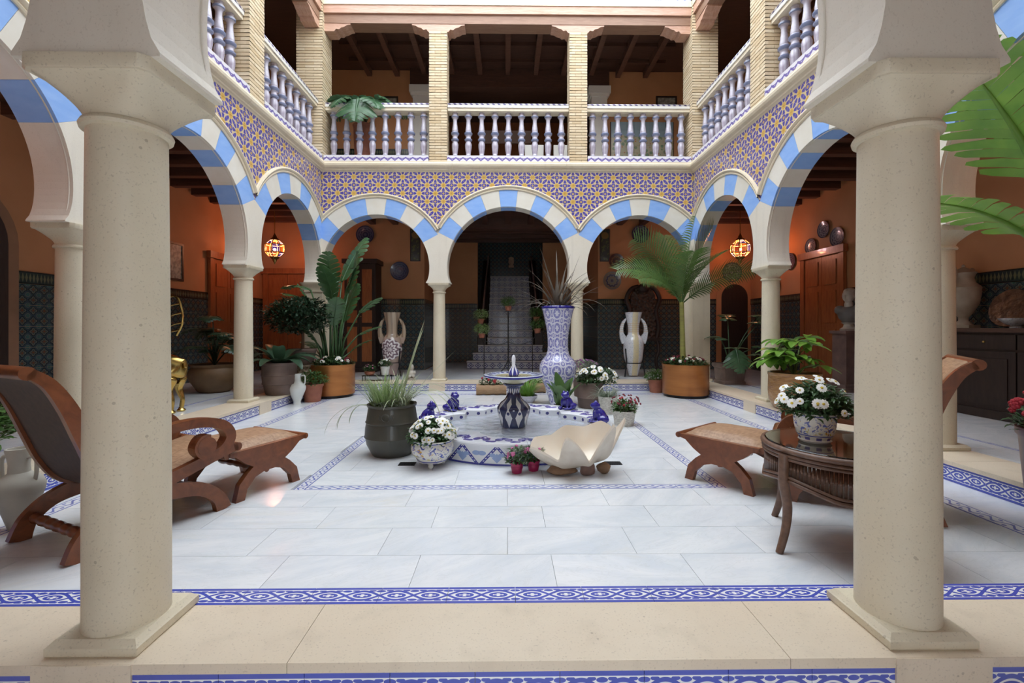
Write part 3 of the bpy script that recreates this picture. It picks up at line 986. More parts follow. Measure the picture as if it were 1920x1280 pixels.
for i in range(11):
    x = -W + .35 + i * (2 * W - .7) / 10
    MB().box(-.06, .06, YB + .15, YO, -.16, 0).build('ceiling_beam', mat('brown_joist_wood', rough=.5, fn=wood_fn((.17, .08, .05), (.10, .045, .03))), cu, loc=(x, 0, ZR))
for j in range(3):
    MB().box(-W, W, -.04, .04, -.08, 0).build('ceiling_beam', M_WDARK, cu, loc=(0, YB + .6 + j * .65, ZR))
for sg in (-1, 1):
    for i in range(11):
        y = YF + .3 + i * .66
        MB().box(-.06, .06, -1.15, 1.1, -.16, 0).build('ceiling_beam', MATS['brown_joist_wood'], cu, loc=(sg * (W + 1.25), y, ZR), rot=(0, 0, pi / 2))
# upper rear wall
wu = wall('wall_upper_back', 'ochre wall of the upper gallery with white pilasters and dark recess', [(-XO, -2.45, YO, YO + .2, ZU, ZR), (2.55, XO, YO, YO + .2, ZU, ZR)])
for s, x in ((-1, -2.22), (1, 2.34)):
    MB().box(x - .2, x + .2, YO - .12, YO + .2, ZU, 7.15).box(x - .24, x + .24, YO - .16, YO + .2, 7.15, 7.22).box(x - .28, x + .28, YO - .2, YO + .2, 7.22, 7.40).build('pilaster', M_WHITE, wu)
MB().box(-2.5, 2.6, YO - .1, YO + .15, 7.40, 7.86).build('lintel_beam', M_WDARK, wu)
MB().box(-2.5, 2.6, 14.6, 14.8, ZU, ZR).build('recess_back', M_WDOOR, wu)
MB().box(-2.5, -2.4, YO + .2, 14.7, ZU, ZR).box(2.5, 2.6, YO + .2, 14.7, ZU, ZR).build('recess_side', M_WDARK, wu)
dado(wu, (-XO, YO - .014), (-2.45, YO - .014), 0, z0=ZU, rows=4)
# parapet carrying the roof edge
pa = struct(link('trim_6', None), 'roof parapet above the courtyard')
for b in ((-W - .3, -W + .17, YF, YB, 8.4, 8.9), (W - .17, W + .3, YF, YB, 8.4, 8.9), (-W, W, YB - .17, YB + .3, 8.4, 8.9), (-W, W, YF - .3, YF + .17, 8.4, 8.9)):
    MB().box(*b).build('parapet_block', M_VCREAM, pa)

# ================================================================== FURNITURE AND FOUNTAIN
RND = random.Random(7)
M_CHAIR = mat('mahogany', rough=.32, fn=wood_fn((.235, .072, .024), (.13, .038, .013), 1.2, (3, 3, 3)), coat=.18)
def cane_fn(nt):
    n = nt.noise(nt.vmul(nt.obj(), (60, 14, 14)), 1.0, 3); n2 = nt.noise(nt.vmul(nt.obj(), (14, 60, 60)), 1.0, 3)
    c = nt.mix(nt.ramp(n * .5 + n2 * .5, .38, .62), (.27, .145, .075), (.47, .29, .165))
    return nt.mix(nt.noise(nt.obj(), 5, 3) * .4, c, (.30, .17, .10))
M_BACKING = mat('dark_cane_backing', rough=.6, fn=two((.06, .03, .02), (.035, .018, .012), 30, 3, .3, .7, None, 'obj'))
M_CANE = mat('woven_cane', rough=.5, fn=cane_fn, bump=lambda nt: (nt.noise(nt.obj(), 160, 1), .3, .002))

def smooth_path(pts, n=6):
    """Catmull-Rom through points of any dimension"""
    P = [pts[0]] + list(pts) + [pts[-1]]
    out = []
    for i in range(1, len(P) - 2):
        for k in range(n):
            t = k / n
            out.append(tuple(.5 * ((2 * b) + (c - a) * t + (2 * a - 5 * b + 4 * c - d) * t * t + (3 * b - a - 3 * c + d) * t ** 3) for a, b, c, d in zip(P[i - 1], P[i], P[i + 1], P[i + 2])))
    out.append(tuple(pts[-1]))
    return out
def band(mb, path, x0, x1):
    """path rows (y,z,width); swept flat board of thickness x0..x1"""
    p = smooth_path(path, 6)
    L = []; R = []
    for i in range(len(p)):
        a = p[max(i - 1, 0)]; b = p[min(i + 1, len(p) - 1)]
        d = Vector((b[0] - a[0], b[1] - a[1])).normalized()
        w = p[i][2] / 2
        L.append((p[i][0] - d.y * w, p[i][1] + d.x * w)); R.append((p[i][0] + d.y * w, p[i][1] - d.x * w))
    rows = [[(x0, l[0], l[1]), (x1, l[0], l[1]), (x1, r[0], r[1]), (x0, r[0], r[1]), (x0, l[0], l[1])] for l, r in zip(L, R)]
    mb.strip(rows)
    for e in (rows[0], rows[-1]):
        mb.add(e[:4], [(0, 1, 2, 3)])
    return mb
RAIL = [(.50, .415, .055), (.36, .39, .07), (.14, .33, .075), (-.05, .29, .08), (-.19, .33, .09), (-.285, .47, .09), (-.355, .65, .085), (-.425, .83, .075), (-.50, .965, .06), (-.575, 1.03, .05)]
def chair(label, loc, rz):
    t = thing('lounge_chair', label, 'chair', loc, rz, 'mahogany planter chairs beside the foreground columns')
    for s in (-1, 1):
        xa, xb = s * .29, s * .335
        band(MB(), RAIL, xa, xb).build('side_rail', M_CHAIR, t)
        band(MB(), [(.40, 0, .10), (.36, .10, .085), (.24, .19, .085), (.05, .235, .10), (-.10, .26, .10)], xa, xb).build('leg', M_CHAIR, t)
        band(MB(), [(-.40, 0, .10), (-.36, .11, .085), (-.26, .20, .085), (-.12, .24, .10), (.03, .25, .10)], xa, xb).build('leg', M_CHAIR, t)
        band(MB(), [(-.36, .61, .05), (-.22, .61, .055), (0, .62, .055), (.22, .63, .06), (.38, .59, .065), (.44, .50, .07), (.38, .415, .065), (.28, .40, .06), (.225, .455, .06), (.25, .515, .05), (.30, .52, .04)], s * .275, s * .35).build('scroll_arm', M_CHAIR, t)
        m = MB(); m.lathe([(.001, -.0), (.062, 0), (.062, .08), (.001, .08)], 20)
        m.xf(0, Matrix.Translation((s * .3125 - .04, .275, .465)) @ Matrix.Rotation(pi / 2, 4, 'Y'))
        m.build('scroll_eye', M_CHAIR, t, True)
    rows = []; p = smooth_path(RAIL, 6)
    for i, q in enumerate(p):
        a = p[max(i - 1, 0)]; b = p[min(i + 1, len(p) - 1)]
        d = Vector((b[0] - a[0], b[1] - a[1])).normalized(); nx, nz = d.y, -d.x
        if nz < 0: nx, nz = -nx, -nz
        up_, dn = .025, -.012
        rows.append([(-.292, q[0] + nx * up_ * .3, q[1] + nz * up_ * .3), (-.24, q[0] + nx * up_, q[1] + nz * up_), (.24, q[0] + nx * up_, q[1] + nz * up_), (.292, q[0] + nx * up_ * .3, q[1] + nz * up_ * .3), (.292, q[0] + nx * dn, q[1] + nz * dn), (-.292, q[0] + nx * dn, q[1] + nz * dn), (-.292, q[0] + nx * up_ * .3, q[1] + nz * up_ * .3)])
    MB().strip(rows).build('cane_seat', M_CANE, t, True)
    brow = [[(-.289, r[4][1], r[4][2]), (.289, r[4][1], r[4][2]), (.289, r[4][1] * 2 - (r[4][1] + (r[1][1] - r[4][1]) * .35), r[4][2] * 2 - (r[4][2] + (r[1][2] - r[4][2]) * .35)), (-.289, r[4][1] * 2 - (r[4][1] + (r[1][1] - r[4][1]) * .35), r[4][2] * 2 - (r[4][2] + (r[1][2] - r[4][2]) * .35)), (-.289, r[4][1], r[4][2])] for r in rows[2:-2]]
    MB().strip(brow).build('seat_backing', M_BACKING, t, True)
    MB().tube([(-.335, -.585, 1.03), (.335, -.585, 1.03)], .035, 12).build('head_rail', M_CHAIR, t, True)
    MB().tube([(-.335, .50, .41), (.335, .50, .41)], .03, 12).build('front_rail', M_CHAIR, t, True)
    for y, z in ((-.34, .12), (.34, .13)):
        pts = [(-.30 + .6 * i / 24, y, z) for i in range(25)]
        MB().tube(pts, [.022 + .010 * abs(sin(i * .9)) for i in range(25)], 10).build('stretcher', M_CHAIR, t, True)
    return t
def ottoman(label, loc, rz):
    t = thing('footstool', label, 'footstool', loc, rz, 'mahogany footstools of the lounge chairs')
    for s in (-1, 1):
        xa, xb = s * .27, s * .315
        half = [(.33, .365), (.335, .34), (.27, .325), (.20, .265), (.135, .225), (.18, .19), (.245, .12), (.275, .0), (.205, .0), (.185, .075), (.12, .145), (.045, .17)]
        poly = half + [(-a, b) for a, b in half[::-1]]
        MB().prism(poly, xa, xb, lambda a, b, c: (c, a, b)).build('side_frame', M_CHAIR, t)
    for y in (-.335, .335):
        MB().tube([(-.315, y, .352), (.315, y, .352)], .024, 10).build('end_rail', M_CHAIR, t, True)
    rows = []
    for i in range(13):
        u = -1 + 2 * i / 12
        r = []
        for k in range(11):
            v = -1 + 2 * k / 10
            z = .358 + .06 * (1 - abs(u) ** 4) ** .6 * (1 - abs(v) ** 4) ** .6
            r.append((v * .265, u * .315, z))
        rows.append(r)
    m = MB().strip(rows); m.box(-.268, .268, -.318, .318, .325, .357)
    m.build('cane_seat', M_CANE, t, True)
    pts = [(-.28 + .56 * i / 20, 0, .10) for i in range(21)]
    MB().tube([(p[0], 0, .165) for p in pts], [.016 + .008 * abs(sin(i)) for i in range(21)], 10).build('stretcher', M_CHAIR, t, True)
    return t
chair('mahogany cane lounge chair with scroll arms behind the left foreground column', (-2.46, 2.93, 0), -.43)
ottoman('mahogany footstool with cane seat in front of the left lounge chair', (-2.14, 3.63, 0), -.43)
chair('mahogany cane lounge chair behind the wicker table and right foreground column', (2.53, 3.31, 0), .98)
ottoman('mahogany footstool with cane seat left of the wicker table', (1.87, 3.74, 0), .669)

# ---- wicker table
def wick_fn(nt):
    n = nt.noise(nt.obj(), 30, 4)
    return nt.mix(nt.ramp(n, .3, .7), (.095, .048, .03), (.17, .09, .055))
M_WICK = mat('brown_wicker', rough=.42, fn=wick_fn, coat=.1)
M_GLASS = mat('table_glass', (.80, .88, .84), .02, trans=1.0, ior=1.45)
tx, ty, tr = 1.90, 2.60, .39
t = thing('wicker_table', 'round brown wicker side table with glass top', 'table', (tx, ty, 0))
MB().lathe([(.05, .555), (tr - .03, .555), (tr - .03, .583), (.05, .583)], 48).build('table_top', M_WICK, t)
MB().lathe([(.0005, .585), (tr - .012, .585), (tr - .008, .589), (tr - .012, .593), (.0005, .593)], 48, cap=False).build('glass_top', M_GLASS, t, True)
def ringtube(r, z, rr, n=56, zf=None):
    m = MB(); rows = []
    for i in range(n + 1):
        a = 2 * pi * i / n; zz = zf(a) if zf else z
        rows.append([(cos(a) * (r + rr * cos(b)), sin(a) * (r + rr * cos(b)), zz + rr * sin(b)) for b in [2 * pi * k / 8 for k in range(9)]])
    return m.strip(rows)
LEGS = [rad(193), rad(110), rad(20), rad(-72)]
def apron(a):
    d = min(abs((a - l + pi) % (2 * pi) - pi) for l in LEGS)
    return .405 - .05 * min(1, d / .7) ** 1.5
for z, rr in ((.572, .017), (.545, .011), (.525, .009)):
    ringtube(tr, z, rr).build('rim_cane', M_WICK, t, 'all')
ringtube(tr - .006, 0, .013, 72, apron).build('apron_edge', M_WICK, t, 'all')
ringtube(tr - .004, 0, .009, 72, lambda a: apron(a) + .022).build('apron_edge', M_WICK, t, 'all')
reed = MB().tube([(0, 0, 0), (0, 0, 1)], .0085, 6).mesh('reed', M_WICK, 'all')
for i in range(120):
    a = 2 * pi * i / 120; zb = apron(a) + .02
    link('reed', reed, t, (cos(a) * (tr - .012), sin(a) * (tr - .012), zb), None, (1, 1, .53 - zb))
for l in LEGS:
    c, s_ = cos(l), sin(l)
    pts = smooth_path([(c * (tr - .0), s_ * (tr - .0), .55), (c * (tr + .006), s_ * (tr + .006), .40), (c * (tr - .02), s_ * (tr - .02), .25), (c * (tr - .005), s_ * (tr - .005), .12), (c * (tr + .035), s_ * (tr + .035), 0)], 4)
    MB().tube(pts, [.030 - .010 * i / (len(pts) - 1) for i in range(len(pts))], 10).build('leg', M_WICK, t, True)

# ---- fountain
def cob_fn(scale, thr, c0, c1, coords='obj', k=(1, 1, 1)):
    def fn(nt):
        v = nt.vmul(nt.obj(), k)
        a = nt.voro(v, scale); n = nt.noise(v, scale * 1.4, 2)
        return nt.mix((a + n * .35) < thr, c0, c1)
    return fn
WHT = (.78, .79, .82); COB = (.045, .05, .30)
def basinwall_fn(nt):
    u, v, _ = nt.uv()
    a = (u * 1.0).frac() - .5; w = v - .5
    c = WHT
    tri = (a.abs() * 1.55 + w * .75 - .36)
    m = tri.abs() < .085
    c = nt.mix(m, c, COB)
    dots = ((v * 7.0).frac() - .5).hyp(tri * 9.0) < .25
    c = nt.mix(dots, c, WHT)
    lil = (a.abs() * 2.2 + (w + .12).abs() * 1.2) < .30
    lil = lil.max((a.abs() - .12).hyp((w - .04) * .8) < .085)
    c = nt.mix(lil, c, (.30, .40, .66))
    b = ((a.abs() - .42).hyp(w - .12) < .12)
    c = nt.mix(b, c, (.30, .40, .66))
    return nt.mix(w < -.40, c, COB)
def rim_fn(nt):
    x, y, z = nt.sep(nt.obj())
    t_ = y.atan2(x); r = x.hyp(y)
    f = ((t_ * (28 / (2 * pi))).frac() - .5).abs()
    m = ((f - .22).hyp((r - .95) * 3.0) < .17).max((f + ((r - .9) * 4.0).abs()) < .24)
    m = m.max(((f - .42).hyp((r - 1.02) * 5.0)) < .14)
    n = nt.noise(nt.obj(), 22, 2)
    return nt.mix(m * (n > .36), WHT, (.11, .09, .33))
def inner_fn(nt):
    u, v, _ = nt.uv()
    f = ((u * 44.0).frac() - .5).abs()
    m = (f + (v - .30).abs() * 1.3) < .30
    m = m.max(f.hyp((v - .75) * 1.2) < .16)
    return nt.mix(m, WHT, (.05, .05, .22))
def pool_fn(nt):
    a = nt.voro(nt.obj(), 7)
    return nt.mix(a < .42, (.62, .70, .84), (.10, .15, .42))
fx, fy = 0.045, 5.17
t = thing('fountain', 'round blue and white tiled fountain with pedestal bowl in the courtyard centre', 'fountain', (fx, fy, 0))
RB = 1.08; HB = .205
NP = 20
def basin_uv(nt):
    return basinwall_fn(nt)
M_FWALL = mat('fountain_wall_tile', rough=.2, fn=basin_uv, coat=.4)
for i in range(NP):
    mb = MB(); n = 6
    ins = []
    for k in range(n):
        a0 = 2 * pi * (i + k / n) / NP + (.001 if k == 0 else 0); a1 = 2 * pi * (i + (k + 1) / n) / NP - (.001 if k == n - 1 else 0)
        q = [(cos(a0) * RB, sin(a0) * RB, 0), (cos(a1) * RB, sin(a1) * RB, 0), (cos(a1) * RB, sin(a1) * RB, HB - .03), (cos(a0) * RB, sin(a0) * RB, HB - .03)]
        mb.add(q, [(0, 1, 2, 3)], [[(k / n, 0), ((k + 1) / n, 0), ((k + 1) / n, 1), (k / n, 1)]])
        q2 = [(p[0] * .97, p[1] * .97, p[2]) for p in q]
        mb.add(q2, [(3, 2, 1, 0)])
    mb.build('wall_tile', M_FWALL, t, recalc=False)
def inner_r(a):
    c, s_ = abs(cos(a)), abs(sin(a))
    m = max(c, s_)
    rs = .585 / m
    # circle of radius q centred at d on the nearest axis
    d, q = .50, .37
    sn = min(c, s_)
    disc = q * q - (d * sn) ** 2
    rl = d * m + sqrt(disc) if disc > 0 else 0
    return max(rs, rl)
NB = 144
pr = []
rows = []
for i in range(NB + 1):
    a = 2 * pi * i / NB; c, s_ = cos(a), sin(a); ri = inner_r(a)
    ro = RB + .018
    rows.append([(c * (RB - .03), s_ * (RB - .03), HB - .03), (c * ro, s_ * ro, HB - .03), (c * (ro + .006), s_ * (ro + .006), HB - .012), (c * ro, s_ * ro, HB), (c * (ri + .01), s_ * (ri + .01), HB), (c * ri, s_ * ri, HB - .006)])
MB().strip(rows).build('rim', mat('fountain_rim_glaze', rough=.18, fn=rim_fn, coat=.5), t, True)
mb = MB()
for i in range(NB):
    a0, a1 = 2 * pi * i / NB, 2 * pi * (i + 1) / NB
    r0, r1 = inner_r(a0), inner_r(a1)
    q = [(cos(a0) * r0, sin(a0) * r0, .05), (cos(a1) * r1, sin(a1) * r1, .05), (cos(a1) * r1, sin(a1) * r1, HB - .005), (cos(a0) * r0, sin(a0) * r0, HB - .005)]
    mb.add(q, [(0, 1, 2, 3)], [[(i / NB, 0), ((i + 1) / NB, 0), ((i + 1) / NB, 1), (i / NB, 1)]])
mb.build('inner_wall', mat('fountain_inner_tile', rough=.2, fn=inner_fn, coat=.4), t, recalc=False)
mb = MB(); mb.lathe([(1.05, .0), (1.05, .05), (.001, .05)], 48); mb.build('pool_floor', mat('pool_tile', rough=.3, fn=pool_fn), t)
mb = MB(); ring = [(cos(2 * pi * i / NB) * (inner_r(2 * pi * i / NB) - .002), sin(2 * pi * i / NB) * (inner_r(2 * pi * i / NB) - .002), .128) for i in range(NB)]
mb.add(ring, [list(range(NB))])
mb.build('water', mat('water', (.85, .93, 1.0), .04, trans=.75, ior=1.33, bump=lambda nt: (nt.noise(nt.obj(), 9, 5, .65, .6), .55, .05)), t)
def ped_fn(nt):
    x, y, z = nt.sep(nt.obj())
    f = ((y.atan2(x) * (9 / (2 * pi)) + .25).frac() - .5).abs()
    m = (f * 1.0 + (z - .25).abs() * 3.2) > .36
    d = f.hyp((z - .30) * 8.0) < .14
    e = (f + (z - .40).abs() * 4.0) < .28
    c = nt.mix(m, (.74, .73, .70), (.025, .03, .09))
    c = nt.mix(d, c, (.03, .035, .12))
    c = nt.mix(e, c, (.66, .66, .64))
    g = (f - .25).abs().hyp((z - .54) * 5.0) < .14
    return nt.mix(g, c, (.70, .70, .68))
MB().lathe([(.11, .05), (.13, .12), (.15, .15), (.155, .20), (.185, .28), (.192, .335), (.185, .355), (.15, .40), (.10, .44), (.075, .49), (.07, .53), (.085, .585), (.115, .60), (.12, .615), (.11, .625)], 36).build('pedestal', mat('pedestal_glaze', rough=.15, fn=ped_fn, coat=.6), t, True)
def bowl_fn(nt):
    x, y, z = nt.sep(nt.obj())
    r = x.hyp(y)
    f = ((y.atan2(x) * (26 / (2 * pi))).frac() - .5).abs()
    top = nt.mix((f.hyp((r - .28) * 9.0) < .26), (.70, .74, .86), COB)
    c = nt.mix(z > .708, (.58, .52, .30), top)
    return nt.mix((z > .685) * (z < .718) * (r > .30), c, COB)
MB().lathe([(.11, .62), (.15, .64), (.21, .675), (.26, .692), (.33, .695), (.345, .705), (.342, .72), (.33, .724), (.25, .712), (.12, .70), (.001, .70)], 48).build('upper_bowl', mat('bowl_glaze', rough=.15, fn=bowl_fn, coat=.6), t, True)
def fin_fn(nt):
    x, y, z = nt.sep(nt.obj())
    f = ((y.atan2(x) * (7 / (2 * pi))).frac() - .5).abs()
    return nt.mix((f + (z - .72) * 4.0) < .44, (.80, .82, .88), COB)
MB().lathe([(.05, .70), (.065, .72), (.055, .76), (.03, .80), (.018, .83), (.022, .87), (.024, .90), (.014, .935), (.001, .945)], 20).build('finial', mat('finial_glaze', rough=.12, fn=fin_fn, coat=.6), t, True)

# ---- cobalt frogs on the rim
M_COBALT = mat('cobalt_glaze', (.028, .022, .26), .12, coat=.7)
def frog_mesh():
    mb = MB()
    def e(c, r, s=(1, 1, 1), R=None):
        o = len(mb.v); mb.ball((0, 0, 0), r, 14, 10, *s)
        M = Matrix.Translation(c) @ (R or Matrix())
        mb.xf(o, M)
    tilt = Matrix.Rotation(rad(-38), 4, 'X')
    e((0, 0, .075), .062, (1, .95, 1.35), tilt)
    e((0, .045, .165), .046, (1.1, 1.15, .75))
    for s in (-1, 1):
        e((s * .028, .038, .197), .017)
        e((s * .058, -.03, .038), .040, (.8, 1.5, .9))
        e((s * .072, .045, .016), .024, (.8, 1.8, .6))
        e((s * .038, .055, .075), .020, (.9, .9, 2.6))
        e((s * .042, .085, .014), .022, (1.1, 1.4, .55))
    o = mb.build('frog_tmp', M_COBALT, None, 'all')
    md = o.modifiers.new('r', 'REMESH'); md.mode = 'VOXEL'; md.voxel_size = .007
    sm = o.modifiers.new('s', 'SMOOTH'); sm.iterations = 6
    dg = bpy.context.evaluated_depsgraph_get()
    me = bpy.data.meshes.new_from_object(o.evaluated_get(dg))
    me.name = 'frog'
    me.polygons.foreach_set('use_smooth', [True] * len(me.polygons))
    bpy.data.objects.remove(o)
    return me
fm = frog_mesh()
ANG = {'left': (rad(143), 'cobalt blue glazed frog on the fountain rim behind the left grass pot'), 'leftnear': (rad(190), 'cobalt blue glazed frog peeping over the daisy bowl'), 'right': (rad(43), 'cobalt blue glazed frog on the fountain rim in front of the agave'), 'rightnear': (rad(-10), 'cobalt blue glazed frog above the giant clam shell')}
for k, (a, lab) in ANG.items():
    rr = .97
    o = link('frog_figurine', fm, None, (fx + cos(a) * rr, fy + sin(a) * rr, HB), (0, 0, a + pi / 2))
    tag(o, lab, 'figurine', 'blue frogs around the fountain')
    o.scale = (1.12, 1.12, 1.12)

# ---- giant clam on stones
def clam():
    t = thing('clam_shell', 'giant white clam shell with wavy rim propped on stones', 'shell', (.60, 3.93, 0))
    n = 168
    outer = []; inner = []
    K = 14
    def P(tt, a, off):
        f = asin(.96 * cos(a * 7 + .9)) / 1.29
        front = .12 + .88 * max(0, sin(-a + .25)) ** .7 if sin(-a + .25) > 0 else .12
        amp = (.21 * tt ** 2.0) * front
        rx, ry = .385 * tt ** .62, .24 * tt ** .62
        k = 1 + f * amp * 1.3
        z = .24 * tt ** 1.9 + f * amp * .75
        x, y = rx * cos(a) * k * (1 + .16 * max(0, -cos(a)) ** 4), ry * sin(a) * k
        z += off * .018
        return Vector((x * (1 - off * .02), y * (1 - off * .03), z))
    for i in range(K + 1):
        tt = max(.02, i / K)
        outer.append([P(tt, 2 * pi * k / n, 0) for k in range(n + 1)])
        inner.append([P(tt, 2 * pi * k / n, 1) for k in range(n + 1)])
    R = Matrix.Translation((.02, .03, .062)) @ Matrix.Rotation(rad(-9), 4, 'Y') @ Matrix.Rotation(rad(10), 4, 'X') @ Matrix.Rotation(rad(8), 4, 'Z')
    mb = MB(); mb.strip([[tuple(R @ p) for p in r] for r in outer])
    mb.build('shell_outside', mat('clam_outside', rough=.55, fn=two((.74, .68, .58), (.60, .52, .42), 7, 6, .35, .75, None, 'obj')), t, 'all', recalc=False)
    mb = MB(); mb.strip([[tuple(R @ p) for p in r] for r in inner]); mb.strip([[tuple(R @ p) for p in outer[-1]], [tuple(R @ p) for p in inner[-1]]])
    mb.build('shell_inside', mat('clam_inside', rough=.3, fn=two((.82, .75, .64), (.78, .66, .52), 3, 4, .35, .7, None, 'obj')), t, 'all')
    return t
clam()
def rock(label, loc, s, seed, c):
    r = random.Random(seed); mb = MB(); mb.ball((0, 0, 0), 1, 14, 10)
    ph = [r.uniform(0, 6) for _ in range(6)]
    mb.v = [((x * (1 + .14 * sin(3 * y + ph[0]) + .1 * sin(5 * z + ph[1]))) * s[0], (y * (1 + .14 * sin(3 * z + ph[2]) + .1 * sin(4 * x + ph[3]))) * s[1], (z * (1 + .12 * sin(3 * x + ph[4]))) * s[2]) for x, y, z in mb.v]
    zmin = min(v[2] for v in mb.v)
    o = mb.build('stone', mat('stone_' + c, rough=.8, fn=two((.30, .18, .10), (.20, .12, .075), 18, 5, .3, .7) if c == 'brown' else two((.22, .13, .10), (.14, .085, .07), 25, 5, .3, .7)), None, 'all', loc=(loc[0], loc[1], -zmin))
    tag(o, label, 'stone', 'stones under the clam shell')
rock('flat brown stone under the left end of the clam shell', (.44, 3.86), (.115, .075, .042), 3, 'brown')
rock('dark round stone under the middle of the clam shell', (.65, 3.84), (.068, .06, .066), 5, 'dark')
rock('small brown stone under the right end of the clam shell', (.80, 3.89), (.055, .05, .045), 8, 'brown')
# floor drains
for (x, lab) in ((-.95, 'small black floor drain behind the majolica bowl'), (.95, 'small black floor drain right of the clam shell')):
    t = thing('floor_drain', lab, 'drain', (x, 4.17, .0))
    MB().box(-.075, .075, -.05, .05, .0005, .004).build('frame', M_IRON, t)
    for i in range(6):
        MB().box(-.065 + i * .022, -.053 + i * .022, -.042, .042, .004, .007).build('grate_bar', M_IRON, t)

# ================================================================== POTS AND PLANTS
def leafmat(name, c1, c2, rough=.38):
    def fn(nt):
        c = nt.mix(nt.ramp(nt.noise(nt.obj(), 7, 3), .3, .7), c1, c2)
        return nt.mix(nt.island() * .5, c, tuple(k * .55 for k in c1))
    m = mat(name, rough=rough, fn=fn)
    nt = m.node_tree; b = nt.nodes['Principled BSDF']; out = nt.nodes['Material Output']
    tr = nt.nodes.new('ShaderNodeBsdfTranslucent'); mx = nt.nodes.new('ShaderNodeMixShader'); mx.inputs[0].default_value = .22
    src = b.inputs['Base Color'].links[0].from_socket
    nt.links.new(src, tr.inputs[0]); nt.links.new(b.outputs[0], mx.inputs[1]); nt.links.new(tr.outputs[0], mx.inputs[2]); nt.links.new(mx.outputs[0], out.inputs[0])
    return m
L_BAN = leafmat('banana_leaf', (.24, .44, .07), (.13, .30, .05))
L_STR = leafmat('strelitzia_leaf', (.075, .16, .055), (.045, .11, .04), .32)
L_PALM = leafmat('palm_leaf', (.12, .21, .05), (.06, .12, .03))
L_MON = leafmat('monstera_leaf', (.10, .20, .10), (.05, .12, .055), .3)
L_DARK = leafmat('dark_leaf', (.05, .10, .055), (.028, .06, .032))
L_MID = leafmat('mid_leaf', (.10, .20, .05), (.06, .13, .035))
L_LIGHT = leafmat('light_leaf', (.22, .42, .06), (.12, .28, .04), .3)
L_GRASS = leafmat('grass_leaf', (.34, .44, .20), (.20, .33, .09))
L_PALE = leafmat('pale_grass_leaf', (.50, .55, .38), (.36, .42, .22))
L_SPIKE = leafmat('bronze_spike_leaf', (.20, .16, .12), (.10, .085, .065))
L_AGAVE = leafmat('agave_leaf', (.12, .22, .06), (.07, .15, .05), .3)
L_SILVER = leafmat('silver_leaf', (.36, .40, .32), (.24, .30, .20))
L_DAISY = leafmat('daisy_leaf', (.085, .17, .06), (.05, .11, .04))
M_STEM = mat('green_stem', (.16, .22, .07), .5)
M_BROWN = mat('brown_stem', (.13, .08, .045), .7)
M_SOIL = mat('soil', (.045, .032, .022), .95)
M_TERRA = mat('terracotta', rough=.75, fn=two((.40, .15, .09), (.30, .11, .07), 9, 5))
M_CLAY = mat('grey_brown_clay', rough=.7, fn=two((.19, .13, .105), (.12, .082, .068), 5, 5))
M_OCHRE = mat('ochre_clay', rough=.6, fn=two((.20, .12, .055), (.13, .075, .035), 5, 5))
M_COPPER = mat('polished_copper', rough=.34, metal=.75, fn=two((.47, .19, .06), (.33, .125, .038), 2.2, 6, .25, .75, (1, 1, 5)))
M_BRONZE = mat('dark_green_glaze', rough=.42, fn=two((.075, .070, .052), (.045, .045, .036), 4, 6), coat=.15)
M_PETAL = mat('white_petal', (.86, .86, .83), .6)
M_YEL = mat('yellow_floret', (.62, .46, .06), .7)
M_RED = mat('red_petal', (.42, .02, .035), .55)
M_DRED = mat('dark_red_petal', (.18, .015, .03), .55)
M_PINK = mat('pink_petal', (.60, .16, .34), .55)
M_PURP = mat('purple_petal', (.26, .10, .24), .6)
M_MAG = mat('magenta_plastic', (.34, .015, .08), .4)
M_WCER = mat('white_ceramic', (.74, .77, .73), .25, coat=.3)
M_CREAMC = mat('unglazed_cream_clay', rough=.75, fn=two((.44, .42, .36), (.36, .34, .29), 5, 4))

